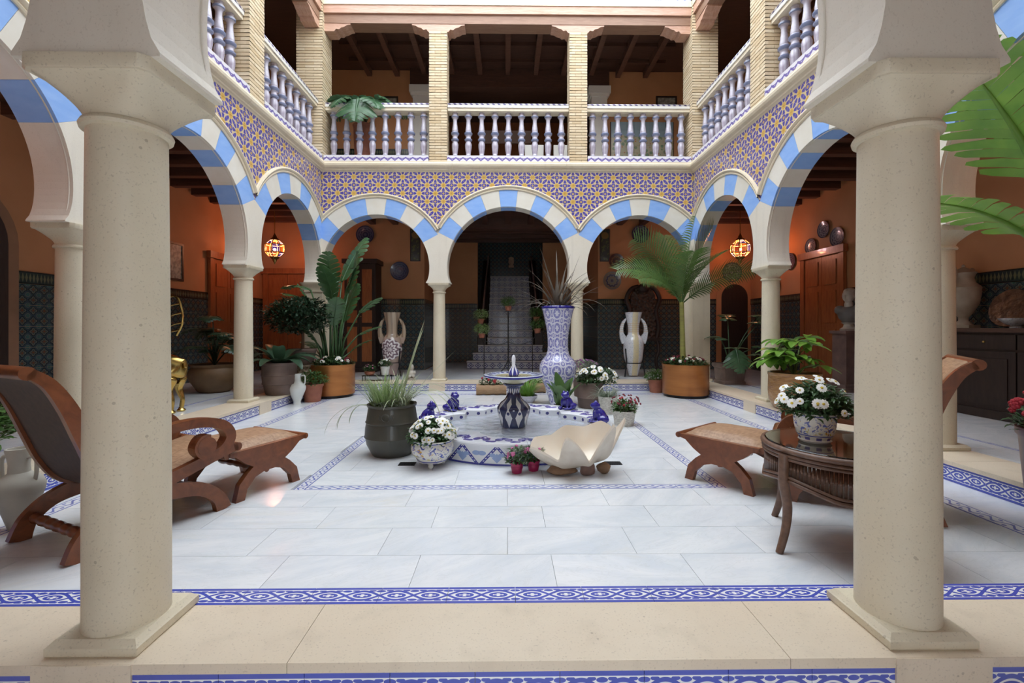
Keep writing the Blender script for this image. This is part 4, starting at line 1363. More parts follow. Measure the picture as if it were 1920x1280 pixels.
def blade(mb, base, az, L, p0, bend, w, n=8, prof=None, fold=.25, side=0.0):
    prof = prof or (lambda t: (sin(pi * min(1, .12 + .88 * t)) ** .6))
    p = Vector(base); rows = []
    for i in range(n + 1):
        t = i / n; a = p0 - bend * t; az2 = az + side * t
        d = Vector((cos(az2) * cos(a), sin(az2) * cos(a), sin(a)))
        sd = Vector((-sin(az2), cos(az2), 0)); nm = sd.cross(d) * -1
        if nm.z < 0 and a < pi / 2: nm = -nm
        ww = w * .5 * prof(t)
        rows.append([p + sd * ww + nm * ww * fold, p.copy(), p - sd * ww + nm * ww * fold])
        p = p + d * (L / n)
    mb.strip([[tuple(q) for q in r] for r in rows])
    return p
def torn_leaf(mb, base, az, L, p0, bend, w, lobes=9, gap=.16, r=None, prof=None, lobe_ang=.55, droop=.25, skip=0.0):
    """paddle leaf whose blade is slit into lobes along the midrib"""
    r = r or RND
    prof = prof or (lambda t: sin(pi * (.06 + .94 * t)) ** .55)
    N = lobes * 2
    P = []; D = []; S = []; U = []
    p = Vector(base)
    for i in range(N + 1):
        t = i / N; a = p0 - bend * t
        d = Vector((cos(az) * cos(a), sin(az) * cos(a), sin(a))); sd = Vector((-sin(az), cos(az), 0)); u = d.cross(sd)
        if u.z < 0: u = -u
        P.append(p.copy()); D.append(d); S.append(sd); U.append(u)
        p = p + d * (L / N)
    for sg in (-1, 1):
        for k in range(lobes):
            if r.random() < skip: continue
            i0, i1, i2 = 2 * k, 2 * k + 1, 2 * k + 2
            g0 = gap * r.uniform(.3, 1.3); g1 = gap * r.uniform(.3, 1.3)
            dr = droop * r.uniform(.5, 1.5)
            def edge(i, sh, fr):
                t = i / N
                return P[i] + (S[i] * sg + D[i] * lobe_ang) .normalized() * (w * .5 * prof(t) * fr) + D[i] * (sh * L / N) - U[i] * (dr * w * .5 * prof(t) * fr * fr) + U[i] * (.12 * w * fr * (1 - fr))
            rows = []
            for fr in (0, .45, .8, 1.0):
                e = fr ** 2
                m = .92 if fr == 1 else 1
                rows.append([edge(i0, g0 * e * 2, fr * m), edge(i1, 0, fr), edge(i2, -g1 * e * 2, fr * m)])
            mb.strip([[tuple(q) for q in rr] for rr in rows])
    mb.tube([tuple(q + u * .0) for q, u in zip(P, U)], [max(.0025, .012 * w / .3 * (1 - i / N)) for i in range(N + 1)], 5)
    return P[-1]
def leaves(mb, c, rx, ry, rz, n, size, r, lo=-.3, shell=.55):
    """cloud of small bent leaves in an ellipsoid"""
    for _ in range(n):
        while True:
            v = Vector((r.uniform(-1, 1), r.uniform(-1, 1), r.uniform(lo, 1)))
            if shell < v.length < 1: break
        p = Vector((c[0] + v.x * rx, c[1] + v.y * ry, c[2] + v.z * rz))
        az = atan2(v.y, v.x) + r.uniform(-.9, .9)
        blade(mb, p, az, size * r.uniform(.7, 1.3), r.uniform(-.3, 1.0), r.uniform(.3, 1.2), size * .45, 3, None, .3)
def potprof(pts, th=.02):
    r1, z1 = pts[-1]
    return pts + [(r1 - th, z1), (r1 - th, z1 - .05)]
def pot(t, prof, m, n=36, th=.02, name='pot', soil=True, mod=None):
    o = MB().lathe(potprof(prof, th), n, mod=mod, cap=True).build(name, m, t, True)
    if soil:
        r, z = prof[-1]
        MB().lathe([(.001, z - .028), (r - th + .002, z - .032)], 24, cap=False).build('soil', M_SOIL, t)
    return o
def daisy_mesh(name, r, pm, cm_, n=12):
    mb = MB()
    for i in range(n):
        a = 2 * pi * i / n; c, s = cos(a), sin(a); w = r * .22
        mb.add([(c * r * .18 - s * w * .5, s * r * .18 + c * w * .5, 0), (c * r * .18 + s * w * .5, s * r * .18 - c * w * .5, 0), (c * r * .8 + s * w, s * r * .8 - c * w, -r * .06), (c * r, s * r, -r * .12), (c * r * .8 - s * w, s * r * .8 + c * w, -r * .06)], [(0, 1, 2, 3, 4)])
    mb.m = 1
    mb.lathe([(r * .27, -r * .02), (r * .24, r * .09), (r * .1, r * .13), (.0005, r * .14)], 10, cap=False)
    return mb.mesh(name, [pm, cm_])
def tuft_mesh(name, r, pm):
    mb = MB()
    for k in range(7):
        a = k * 2.4; q = r * (.0 if k == 0 else .55)
        mb.ball((cos(a) * q, sin(a) * q, (.25 if k == 0 else 0) * r), r * .5, 7, 5)
    return mb.mesh(name, pm, 'all')
F_DAISY = daisy_mesh('daisy', .032, M_PETAL, M_YEL)
F_WHITE = daisy_mesh('white_flower', .03, M_PETAL, M_YEL, 7)
F_RED = tuft_mesh('red_flower', .016, M_RED); F_DRED = tuft_mesh('dark_red_flower', .016, M_DRED)
F_PINK = tuft_mesh('pink_flower', .014, M_PINK); F_PURP = tuft_mesh('purple_flower', .012, M_PURP)
def flowers(t, me, n, c, rx, ry, rz, r, scale=1.0, lo=.15, name='flower', face=None):
    for _ in range(n):
        while True:
            v = Vector((r.uniform(-1, 1), r.uniform(-1, 1), r.uniform(lo, 1)))
            if .001 < v.length < 1: break
        v.normalize()
        q = Vector((v.x, v.y - .55, v.z + .25)).to_track_quat('Z', 'Y').to_euler()
        k = scale * r.uniform(.75, 1.2)
        link(name, me, t, (c[0] + v.x * rx, c[1] + v.y * ry, c[2] + v.z * rz), q, (k, k, k))
def foliage(t, m, c, rx, ry, rz, n, size, seed, lo=-.3, shell=.45, name='foliage'):
    mb = MB(); leaves(mb, c, rx, ry, rz, n, size, random.Random(seed), lo, shell)
    o = mb.build(name, m, t, recalc=False); o['kind'] = 'stuff'
    return o
def grass(t, m, c, n, L, spread, w, seed, p=(.9, 1.5), bend=(.4, 1.6), name='grass_blades'):
    mb = MB(); r = random.Random(seed)
    for _ in range(n):
        a = r.uniform(0, 2 * pi); q = spread * sqrt(r.random())
        blade(mb, (c[0] + cos(a) * q, c[1] + sin(a) * q, c[2]), a + r.uniform(-.6, .6), L * r.uniform(.6, 1.15), r.uniform(*p), r.uniform(*bend), w, 6, lambda t_: (1 - t_) ** .5, .3)
    o = mb.build(name, m, t, recalc=False); o['kind'] = 'stuff'
    return o
def leaf_obj(t, m, fn, name='leaf'):
    mb = MB(); fn(mb); return mb.build(name, m, t, recalc=False, smooth='all')

# ---- copper planter with bird-of-paradise
cp = [(.40, .0), (.405, .02), (.405, .50), (.412, .515), (.412, .54)]
def copper(t):
    MB().lathe([(.37, 0), (.37, .05)], 40).build('foot_ring', M_IRON, t)
    MB().lathe(potprof([(r, z + .05) for r, z in cp], .02), 56).build('planter', M_COPPER, t, True)
    MB().lathe([(.001, .55), (.395, .545)], 30, cap=False).build('soil', M_SOIL, t)
x, y = px(622, 742, 0)
t = thing('bird_of_paradise', 'tall bird-of-paradise plant in a copper planter with white and red flowers', 'potted plant', (x, y, 0))
copper(t)
r = random.Random(4)
def strel(az, hgt, lean, L, w, pitch, bend, off):
    b = Vector((off[0], off[1], .55)); top = Vector((off[0] + cos(az) * lean, off[1] + sin(az) * lean, .55 + hgt))
    mid = (b + top) / 2 + Vector((-cos(az), -sin(az), 0)) * lean * .22
    def fn(mb):
        mb.tube([tuple(b), tuple(mid), tuple(top)], [.024, .018, .012], 7)
        torn_leaf(mb, top, az, L, pitch, bend, w * 1.2, 9, .16, r, lambda q: sin(pi * (.08 + .9 * q)) ** .6, .5, .16)
    leaf_obj(t, L_STR, fn)
for a in [(rad(60), 1.55, .14, 1.10, .42, 1.12, .25, (.05, .05)), (rad(35), 1.35, .20, .80, .36, 1.25, -.25, (.10, .0)), (rad(160), 1.38, .40, .70, .32, .55, 1.0, (-.06, .0)), (rad(-100), 1.12, .10, .75, .36, 1.35, .6, (.1, -.05)), (rad(-20), .95, .45, .55, .26, .75, .45, (.12, .02)), (rad(-8), .55, .36, .48, .24, .55, .4, (.14, -.04)), (rad(172), .62, .35, .62, .26, .30, .7, (-.1, .0)), (rad(110), 1.22, .10, .75, .34, 1.2, .5, (-.05, .08)), (rad(-60), .72, .16, .6, .32, 1.25, .5, (.05, -.1)), (rad(200), .85, .15, .7, .34, 1.3, .4, (-.1, -.04)), (rad(10), 1.15, .06, .72, .34, 1.4, .3, (.12, .1)), (rad(-130), .45, .12, .5, .24, 1.0, .7, (-.12, -.12)), (rad(170), 1.05, .28, .72, .36, .8, .8, (-.1, .05)), (rad(55), .8, .1, .8, .38, 1.3, .2, (.1, .1)), (rad(-75), 1.3, .06, .8, .38, 1.25, .3, (0, -.06)), (rad(140), .3, .3, .55, .26, .6, .8, (-.14, .0)), (rad(20), .25, .22, .45, .24, .9, .8, (.14, -.1))]:
    strel(*a)
foliage(t, L_DAISY, (0, 0, .58), .38, .38, .14, 520, .07, 3)
flowers(t, F_WHITE, 34, (0, 0, .60), .37, .37, .13, r, 1.1, .25)
flowers(t, F_DRED, 16, (0, 0, .60), .37, .37, .13, r, 1.5, .25)

# ---- copper planter with palm
x, y = px(1285, 742, 0)
t = thing('palm_tree', 'feathery palm tree in a copper planter ringed with small flowers', 'potted plant', (x, y, 0))
copper(t)
MB().tube([(-.04, 0, .5), (-.05, 0, .9), (-.06, 0, 1.4), (-.07, 0, 1.72)], [.058, .048, .042, .04], 12).build('trunk', mat('palm_trunk', rough=.6, fn=two((.30, .30, .07), (.22, .20, .06), 3, 4, .3, .7, (1, 1, 8))), t, True)
def frond(az, L, p0, bend, lw, seed):
    rr = random.Random(seed)
    def fn(mb):
        N = 32; p = Vector((-.07, 0, 1.68)); P = []
        for i in range(N + 1):
            tt = i / N; a = p0 - bend * tt ** 1.5
            d = Vector((cos(az) * cos(a), sin(az) * cos(a), sin(a)))
            P.append((p.copy(), d, a)); p = p + d * (L / N)
        mb.tube([tuple(q[0]) for q in P], [.014 * (1 - .85 * i / N) for i in range(N + 1)], 5)
        roll = rr.choice((-1, 1)) * .75 if abs(sin(az)) < .7 else .2
        for i in range(4, N + 1):
            tt = i / N; ln = lw * sin(pi * (.10 + .84 * (i - 4) / (N - 4))) ** .6 * rr.uniform(.85, 1.1)
            q, d, a = P[i]
            sd = Vector((-sin(az), cos(az), 0)); u = d.cross(sd)
            if u.z < 0: u = -u
            sr = sd * cos(roll) + u * sin(roll); ur = u * cos(roll) - sd * sin(roll)
            for sg in (-1, 1):
                dr = (d * .62 + sr * sg * .8 + ur * .22).normalized(); p = q.copy(); rows = []
                sp = 5
                for k in range(sp + 1):
                    wv = d.cross(dr); wv = wv.cross(dr).normalized() if wv.length > 1e-4 else u
                    ww = .014 * (1 - (k / sp) ** 2.5) * min(1, .5 + k)
                    rows.append([tuple(p + wv * ww), tuple(p - wv * ww)])
                    p = p + dr * (ln / sp); dr = (dr + Vector((0, 0, -.10 - .05 * rr.random()))).normalized()
                mb.strip(rows)
    leaf_obj(t, L_PALM, fn, 'frond')
for a in ((rad(40), 1.75, 1.38, .25, .55, 1), (rad(15), 1.60, 1.25, .30, .55, 2), (rad(178), 1.40, .98, 1.25, .50, 3), (rad(-8), 1.45, .72, .75, .45, 4), (rad(165), 1.50, 1.25, .7, .58, 5), (rad(-95), 1.15, 1.25, 1.0, .5, 6), (rad(100), 1.5, 1.3, .4, .5, 7), (rad(205), 1.15, .85, 1.2, .45, 8), (rad(140), 1.2, 1.1, .9, .5, 9), (rad(-45), 1.2, 1.15, .8, .5, 10)):
    frond(*a)
foliage(t, L_DAISY, (0, 0, .58), .38, .38, .13, 520, .07, 5)
flowers(t, F_WHITE, 14, (0, 0, .60), .37, .37, .12, r, 1.1, .25)
flowers(t, F_DRED, 36, (0, 0, .60), .37, .37, .14, r, 1.3, .25)

# ---- amphora and jugs
def jug(name, label, loc, H, m, prof, handle, group=None, cat='jug'):
    t = thing(name, label, cat, loc, 0, group)
    MB().lathe([(r_ * H, z * H) for r_, z in prof], 36).build('body', m, t, True)
    for s in (-1, 1):
        MB().tube([(s * a * H, 0, b * H) for a, b in smooth_path(handle, 4)], .022 * H, 8).build('handle', m, t, True)
    return t
x, y = px(557, 757, 0)
jug('amphora', 'small white two-handled amphora beside the copper planter', (x, y, 0), .50, M_WCER, [(.13, 0), (.12, .04), (.11, .08), (.20, .30), (.27, .48), (.275, .56), (.23, .66), (.14, .72), (.115, .78), (.115, .92), (.14, .97), (.14, 1), (.11, 1), (.10, .9)], [(.12, .92), (.22, .94), (.26, .88), (.255, .70), (.22, .62)])
jug('amphora', 'cream clay two-handled jug on the floor behind the left lounge chair', (-3.10, 2.88, 0), .50, M_CREAMC, [(.10, 0), (.11, .03), (.17, .25), (.235, .45), (.245, .53), (.215, .61), (.15, .66), (.105, .70), (.10, .80), (.115, .92), (.13, .97), (.13, 1), (.105, 1), (.09, .9)], [(.105, .88), (.18, .90), (.215, .84), (.215, .70), (.20, .60)])

# ---- small terracotta pots
def small_pot(label, loc, rt, h, fm_, seed, flr=None, cat='potted plant', lush=1.0):
    t = thing('potted_herb', label, cat, loc, 0, 'small terracotta pots of greenery')
    pot(t, [(rt * .74, 0), (rt * .78, .02), (rt * .95, h * .85), (rt * 1.04, h * .86), (rt * 1.05, h)], M_TERRA, 28, .012)
    foliage(t, fm_, (0, 0, h + .03), rt * 1.45 * lush, rt * 1.45 * lush, rt * 1.1 * lush, 420, .055, seed, -.2, .2)
    return t
x, y = px(586, 752, 0); small_pot('bushy green herb in a terracotta pot between the amphora and copper planter', (x, y, 0), .17, .30, L_MID, 12)
x, y = px(1230, 735, 0); small_pot('green trailing herb in a terracotta pot left of the palm planter', (x, y, 0), .15, .25, L_MID, 13)

# ---- dark glazed pot with grasses
x, y = px(746, 848, 0)
t = thing('grass_pot', 'large dark green glazed pot with striped grasses left of the fountain', 'potted plant', (x - .05, y - .03, 0))
pot(t, [(.185, 0), (.20, .02), (.245, .11), (.258, .175), (.268, .185), (.262, .20), (.258, .27), (.248, .32), (.257, .33), (.247, .345), (.232, .45), (.225, .475), (.24, .48), (.242, .50)], M_BRONZE, 48, .025)
m = ringtube(.035, 0, .006, 20); m.xf(0, Matrix.Translation((0, -.245, .40)) @ Matrix.Rotation(pi / 2 + .12, 4, 'X')); m.build('ring_ornament', M_BRONZE, t, True)
for s in (-1, 1):
    MB().tube([(s * .058, -.240, .375), (s * .068, -.237, .40), (s * .058, -.234, .425)], .005, 6).build('relief_mark', M_BRONZE, t, True)
grass(t, L_GRASS, (-.06, -.02, .47), 210, .34, .13, .012, 1, (1.0, 1.5), (.2, 1.1))
grass(t, L_PALE, (.08, .0, .47), 90, .42, .09, .013, 2, (.8, 1.4), (.6, 1.8))
def tall_blades(mb):
    for (az, L, p, b, w) in ((rad(35), .92, 1.32, .10, .045), (rad(50), .85, 1.30, .20, .04), (rad(20), .66, 1.2, 2.2, .035), (rad(10), .80, .82, .05, .022), (rad(-5), .75, 1.05, 2.4, .022), (rad(-20), .80, 1.0, 2.5, .02), (rad(-35), .74, 1.1, 2.6, .02), (rad(5), .82, .9, 2.3, .02), (rad(30), .8, .95, 2.5, .02), (rad(190), .55, 1.0, 2.2, .016)):
        blade(mb, (.08, 0, .46), az, L, p, b, w, 12, lambda q: (1 - q ** 3) ** .6 * min(1, .4 + q * 3), .3)
leaf_obj(t, L_PALE, tall_blades, 'striped_blades')['kind'] = 'stuff'
foliage(t, L_SILVER, (.0, -.13, .50), .15, .08, .05, 200, .03, 9, -.2, .1, 'white_filler')
for (az, L) in ((rad(165), .55), (rad(178), .5), (rad(190), .62), (rad(150), .45)):
    leaf_obj(t, L_PALE, lambda mb: blade(mb, (-.2, 0, .46), az, L, .3, 1.9, .02, 10, lambda q: (1 - q ** 3) ** .5, .3), 'trailing_blade')

# ---- majolica bowl with daisies
def majo_fn(scale, zt):
    def fn(nt):
        x, y, z = nt.sep(nt.obj())
        v = nt.vmul(nt.obj(), (1, 1, 1.3))
        n1 = nt.noise(v, 16 * scale, 3, .6, 1.5); n2 = nt.noise(nt.vadd(v, (3.0, 1.0, 2.0)), 12 * scale, 3, .6, 1.5)
        mid = (z > zt * .30) * (z < zt * .86)
        c = nt.mix((n1 > .57) * mid, (.74, .73, .68), (.10, .13, .42))
        c = nt.mix((n2 > .62) * mid, c, (.55, .30, .05))
        c = nt.mix((n2 < .36) * mid * (z < zt * .5), c, (.50, .42, .06))
        c = nt.mix(((z - zt * .93).abs() < zt * .02).max((z - zt * .26).abs() < zt * .02), c, (.12, .13, .40))
        b = ((y.atan2(x) * 9.0).sin() > .1) * ((z - zt * .16).abs() < zt * .05)
        return nt.mix(b, c, (.12, .12, .36))
    return fn
x, y = px(824, 866, 0)
t = thing('daisy_bowl', 'white daisies in a footed majolica bowl at the fountain edge', 'potted plant', (x - .05, y - .09, 0))
for k in range(3):
    a = rad(-90 + 120 * k)
    MB().ball((cos(a) * .10, sin(a) * .10, .022), .026, 12, 8, 1, 1, 1.0).build('foot', M_WCER, t, 'all')
pot(t, [(.05, .03), (.11, .035), (.135, .05), (.155, .085), (.185, .12), (.195, .165), (.19, .20), (.178, .222), (.182, .238), (.186, .245)], mat('majolica_bowl_glaze', rough=.2, fn=majo_fn(1.0, .245), coat=.5), 40, .015)
foliage(t, L_DAISY, (0, 0, .25), .205, .205, .17, 900, .05, 21, -.1, .35)
flowers(t, F_DAISY, 70, (0, 0, .255), .215, .215, .185, random.Random(2), .95, .05)

# ---- daisies on the table
t = thing('daisy_pot', 'white daisies in a painted majolica pot on the wicker table', 'potted plant', (1.765, 2.62, .594))
pot(t, [(.075, 0), (.085, .012), (.080, .022), (.095, .05), (.106, .10), (.108, .14), (.112, .165), (.118, .172)], mat('majolica_pot_glaze', rough=.2, fn=majo_fn(1.7, .17), coat=.5), 40, .01, mod=lambda a, z: 1 + (.02 * cos(a * 9) if z > .16 else 0))
foliage(t, L_DAISY, (0, 0, .18), .175, .17, .165, 1300, .04, 31, -.15, .25)
flowers(t, F_DAISY, 38, (0, 0, .19), .20, .195, .19, random.Random(5), .82, .0)

# ---- tall blue and white vase
def vase_fn(nt):
    u, v, _ = nt.uv()
    a = (u * 9.0).frac() - .5; b = (v * 4.2).frac() - .5
    r_ = a.hyp(b); k = (b.atan2(a) * 6.0).cos()
    a2 = (u * 9.0 + .5).frac() - .5; b2 = (v * 4.2 + .5).frac() - .5; r2 = a2.hyp(b2)
    c = nt.mix(nt.noise(nt.obj(), 30, 2), (.16, .16, .46), (.30, .30, .60))
    m = ((r_ - .40).abs() < .05).max(r_ < .18 + k * .05).max((r2 - .22).abs() < .05)
    n = nt.voro(nt.obj(), 55)
    m = m.max((n < .28) * .8)
    c = nt.mix(m, c, (.72, .72, .82))
    return nt.mix(r2 < .10, c, (.60, .60, .72))
M_VASE = mat('blue_white_vase_glaze', rough=.14, fn=vase_fn, coat=.6)
x, y = px(1046, 758, 0)
t = thing('tall_vase', 'very tall flared blue and white vase behind the fountain', 'vase', (x, y, 0))
MB().lathe([(.13, 0), (.135, .03), (.15, .10), (.21, .28), (.28, .46), (.305, .58), (.295, .66), (.25, .74), (.195, .80), (.17, .88), (.165, .98), (.17, 1.10), (.19, 1.25), (.22, 1.40), (.25, 1.52), (.262, 1.575), (.24, 1.575), (.2, 1.4)], 56).build('body', M_VASE, t, True)
MB().lathe([(.255, 1.555), (.272, 1.56), (.275, 1.585), (.262, 1.60), (.24, 1.598), (.235, 1.57)], 56, cap=False).build('blue_lip', M_COBALT, t, True)
rr = random.Random(11)
t2 = thing('spiky_plant', 'bronze spiky plant growing out of the tall blue vase', 'plant', (x, y, 1.40))
MB().lathe([(.001, .0), (.195, .0)], 24, cap=False).build('soil', M_SOIL, t2)
for k in range(52):
    az = rr.uniform(0, 2 * pi); up_ = rr.random()
    leaf_obj(t2, L_SPIKE, lambda mb: blade(mb, (rr.uniform(-.06, .06), rr.uniform(-.06, .06), 0), az, rr.uniform(.65, 1.1) * (1.0 if k > 6 else 1.2), rr.uniform(.85, 1.5) if k > 6 else 1.35, rr.uniform(.3, 2.3) if k > 6 else .2, .035, 10, lambda q: (1 - q ** 2) ** .6, .35), 'spike_leaf')

# ---- agave in front of the vase
x, y = px(1052, 768, 0)
t = thing('agave', 'broad green agave leaves in front of the tall blue vase', 'potted plant', (x, y - .12, 0))
pot(t, [(.09, 0), (.12, .04), (.13, .09)], M_CLAY, 24, .012)
for (az, L, p, b, w) in ((rad(200), .42, 1.25, .2, .22), (rad(-60), .40, 1.3, .2, .24), (rad(30), .46, 1.3, .3, .22), (rad(120), .52, 1.4, .2, .22), (rad(-110), .38, 1.2, .2, .25), (rad(160), .40, 1.15, .3, .2), (rad(-20), .42, 1.1, .3, .2)):
    leaf_obj(t, L_AGAVE, lambda mb: blade(mb, (cos(az) * .03, sin(az) * .03, .07), az, L, p, b, w, 10, lambda q: sin(pi * (.22 + .76 * q)) ** .7, .45))

# ---- winged vases
def wing_fn(sc, cream, dark, fnk=None):
    def fn(nt):
        x, y, z = nt.sep(nt.obj())
        v = nt.voro(nt.obj(), sc)
        c = nt.mix(v < .30, cream, dark)
        if fnk == 'medal':
            r_ = x.hyp(z - .60); k = (x.atan2(z - .60) * 10.0).cos()
            d = ((r_ * 11.0 + k * .25).frac() > .45)
            c = nt.mix((r_ < .23), nt.mix(nt.ramp(z, .1, .45), (.36, .25, .22), (.42, .32, .26)), nt.mix(d, (.80, .76, .76), (.22, .15, .18)))
            c = nt.mix(z > .86, c, nt.mix(((x * 60.0).sin() > .3), (.46, .36, .26), (.28, .20, .14)))
        else:
            c = nt.mix(x.abs() < .06, c, nt.mix(v < .3, (.68, .58, .36), (.52, .48, .42)))
            c = nt.mix((z > .98) * (z < 1.2) * (((z * 22.0).frac()) > .5) * .6, c, (.62, .46, .30))
        return c
    return fn
def winged(label, loc, m, k=1.0, rz=0):
    t = thing('winged_vase', label, 'vase', loc, rz, 'pair of winged vases before the back wall')
    MB().lathe([(.10, .02), (.105, .05), (.15, .22), (.205, .42), (.225, .58), (.222, .74), (.20, .84), (.15, .90), (.125, .93), (.12, 1.00), (.125, 1.12), (.14, 1.20), (.175, 1.36), (.19, 1.42), (.175, 1.42), (.13, 1.3)], 44).build('body', m, t, True)
    for s in (-1, 1):
        poly = [(.20, .74), (.26, .72), (.30, .84), (.315, .98), (.295, 1.12), (.25, 1.22), (.175, 1.29), (.165, 1.26), (.215, 1.16), (.235, 1.06), (.225, .96), (.17, .88)]
        MB().prism([(s * a, b) for a, b in poly], -.03, .03).build('wing_handle', m, t)
    for k_ in range(3):
        a = rad(90 + 120 * k_)
        MB().tube([(cos(a) * .26, sin(a) * .26, 0), (cos(a) * .21, sin(a) * .21, .32), (cos(a) * .24, sin(a) * .24, .62)], .014, 8).build('stand_leg', M_IRON, t, True)
    ringtube(.205, .30, .010, 32).build('stand_ring', M_IRON, t, 'all')
    return t
x, y = px(733, 705, Z_CURB)
winged('lustre winged vase with round medallion on an iron stand left of the stairs', (x, y + .10, Z_CURB), mat('lustre_vase_glaze', rough=.2, fn=wing_fn(34, (.50, .38, .30), (.28, .19, .16), 'medal'), coat=.5))
x, y = px(1190, 706, Z_CURB)
winged('pale blue winged vase on an iron stand right of the stairs', (x, y + .10, Z_CURB), mat('pale_blue_vase_glaze', rough=.2, fn=wing_fn(44, (.66, .67, .70), (.36, .40, .50)), coat=.5))

# ---- pots by the left colonnade
x, y = px(507, 735, Z_CURB)
x -= .12
def ribbed(t, R, h, m):
    pot(t, [(R * .74, 0), (R * .80, .02), (R * .93, h * .32), (R * 1.0, h * .34), (R * .97, h * .38), (R * 1.0, h * .60), (R * 1.05, h * .62), (R * 1.01, h * .66), (R * 1.0, h * .92), (R * 1.08, h * .93), (R * 1.08, h)], m, 40, .025)
t = thing('broadleaf_pot', 'broad-leaved plant in a grey ribbed clay pot behind the left arcade column', 'potted plant', (-3.74, 7.42, Z_CURB))
ribbed(t, .26, .52, M_CLAY)
rr = random.Random(3)
for k in range(15):
    az = k * 2.4; p = rr.uniform(.5, 1.25)
    leaf_obj(t, L_DARK, lambda mb: blade(mb, (cos(az) * .06, sin(az) * .06, .48), az, rr.uniform(.45, .7), p, rr.uniform(.8, 1.7), .19, 9, lambda q: sin(pi * (.08 + .9 * q)) ** .8, .3))
t = thing('carved_pedestal_pot', 'clay pot with a round shrub on a carved stone pedestal', 'potted plant', (-3.66, 8.05, Z_CURB))
def carved_fn(nt):
    n = nt.voro(nt.obj(), 22)
    return nt.mix(nt.ramp(n, .1, .6), (.22, .15, .10), (.50, .40, .29))
MB().lathe([(.20, 0), (.20, .05), (.15, .07), (.12, .12), (.14, .22), (.165, .30), (.15, .36), (.20, .40), (.20, .43)], 32).build('pedestal', mat('carved_stone', rough=.8, fn=carved_fn, bump=lambda nt: (nt.voro(nt.obj(), 22), .9, .03)), t, True)
m = MB().lathe([(.15, .43), (.20, .50), (.235, .66), (.25, .68), (.25, .71), (.22, .71)], 32); m.build('pot', M_CLAY, t, True)
MB().tube([(0, 0, .6), (.02, 0, .9), (-.02, .0, 1.15)], [.03, .024, .02], 8).build('trunk', M_BROWN, t, True)
foliage(t, L_DARK, (-.05, 0, 1.28), .58, .45, .34, 2800, .09, 41, -.9, .3)
# big clay pot with monstera in the left gallery
def monstera_leaf(t, base, az, hgt, lean, L, w, pitch, bend, m=None, seed=0):
    rr = random.Random(seed)
    b = Vector(base); top = b + Vector((cos(az) * lean, sin(az) * lean, hgt))
    def fn(mb):
        mb.tube([tuple(b), tuple((b + top) / 2 + Vector((0, 0, .06))), tuple(top)], [.012, .010, .008], 6)
        torn_leaf(mb, top, az, L, pitch, bend, w, 7, .20, rr, lambda q: (.55 + .45 * sin(pi * min(1, q * 1.5))) * (1 - q ** 3.0) ** .7, .55, .18)
        # rounded base lobes
        o = len(mb.v)
        for sg in (-1, 1):
            torn_leaf(mb, top, az + sg * 2.3, L * .38, -pitch * .3, .6, w * .55, 2, .1, rr, lambda q: (1 - q * q) ** .5 + .1, .4, .1)
    return leaf_obj(t, m or L_MON, fn)
t = thing('monstera_pot', 'dark swiss cheese plant in a wide clay pot in the left gallery', 'potted plant', (-5.0, 7.75, Z_CURB))
pot(t, [(.22, 0), (.26, .03), (.36, .20), (.385, .30), (.36, .38), (.33, .42), (.36, .45), (.37, .47)], M_OCHRE, 40, .03)
rr = random.Random(8)
for k in range(12):
    az = k * 2.4 + .3
    monstera_leaf(t, (0, 0, .45), az, rr.uniform(.2, .8), rr.uniform(.1, .35), .45, .45, rr.uniform(-.2, .5), 1.0, L_DARK, k)
# grey pot with monstera behind palm
x, y = px(1350, 718, Z_CURB)
t = thing('monstera_pot', 'swiss cheese plant in a square grey pot right of the palm planter', 'potted plant', (4.30, 8.74, Z_CURB))
m = MB(); loft(m, [sq_ring(.22, .22, 0, 14), sq_ring(.22, .22, .05, 14), sq_ring(.20, .20, .07, 14), sq_ring(.22, .22, .30, 14), sq_ring(.25, .25, .33, 14), sq_ring(.25, .25, .39, 14)]); m.build('pot', M_CLAY, t, True)
MB().box(-.2, .2, -.2, .2, .385, .393).build('soil', M_SOIL, t)
for a in ((rad(-95), .30, .30, .50, .66, -1.0, .25), (rad(-30), .80, .50, .5, .56, -.5, .6), (rad(20), .95, .75, .5, .56, -.2, .8), (rad(-10), .35, .55, .42, .40, -.2, .9), (rad(70), .9, .3, .45, .45, .5, .9), (rad(-40), .2, .5, .4, .36, -.4, .8), (rad(120), .5, .2, .4, .4, .3, 1.0)):
    monstera_leaf(t, (0, 0, .38), a[0], a[1], a[2], a[3], a[4], a[5], a[6], L_MON, int(a[1] * 100))
# upper balcony monstera
t = thing('balcony_monstera', 'swiss cheese plant hanging over the left end of the back balcony rail', 'potted plant', (-3.05, YB + .36, ZU))
pot(t, [(.16, 0), (.2, .3), (.22, .9), (.24, .94)], M_TERRA, 28, .02)
for a in ((rad(-86), .36, .50, .66, .98, -1.0, .3), (rad(205), .50, .30, .62, .74, .15, 1.3), (rad(-25), .50, .30, .62, .74, .15, 1.3), (rad(165), .34, .45, .5, .5, .3, 1.2), (rad(10), .36, .48, .55, .56, .3, 1.2), (rad(90), .7, .1, .42, .45, .6, 1.0), (rad(-120), .46, .36, .62, .74, -.25, 1.0), (rad(-55), .46, .36, .62, .74, -.25, 1.0)):
    monstera_leaf(t, (0, 0, .92), *a, L_MON, int(a[1] * 77))

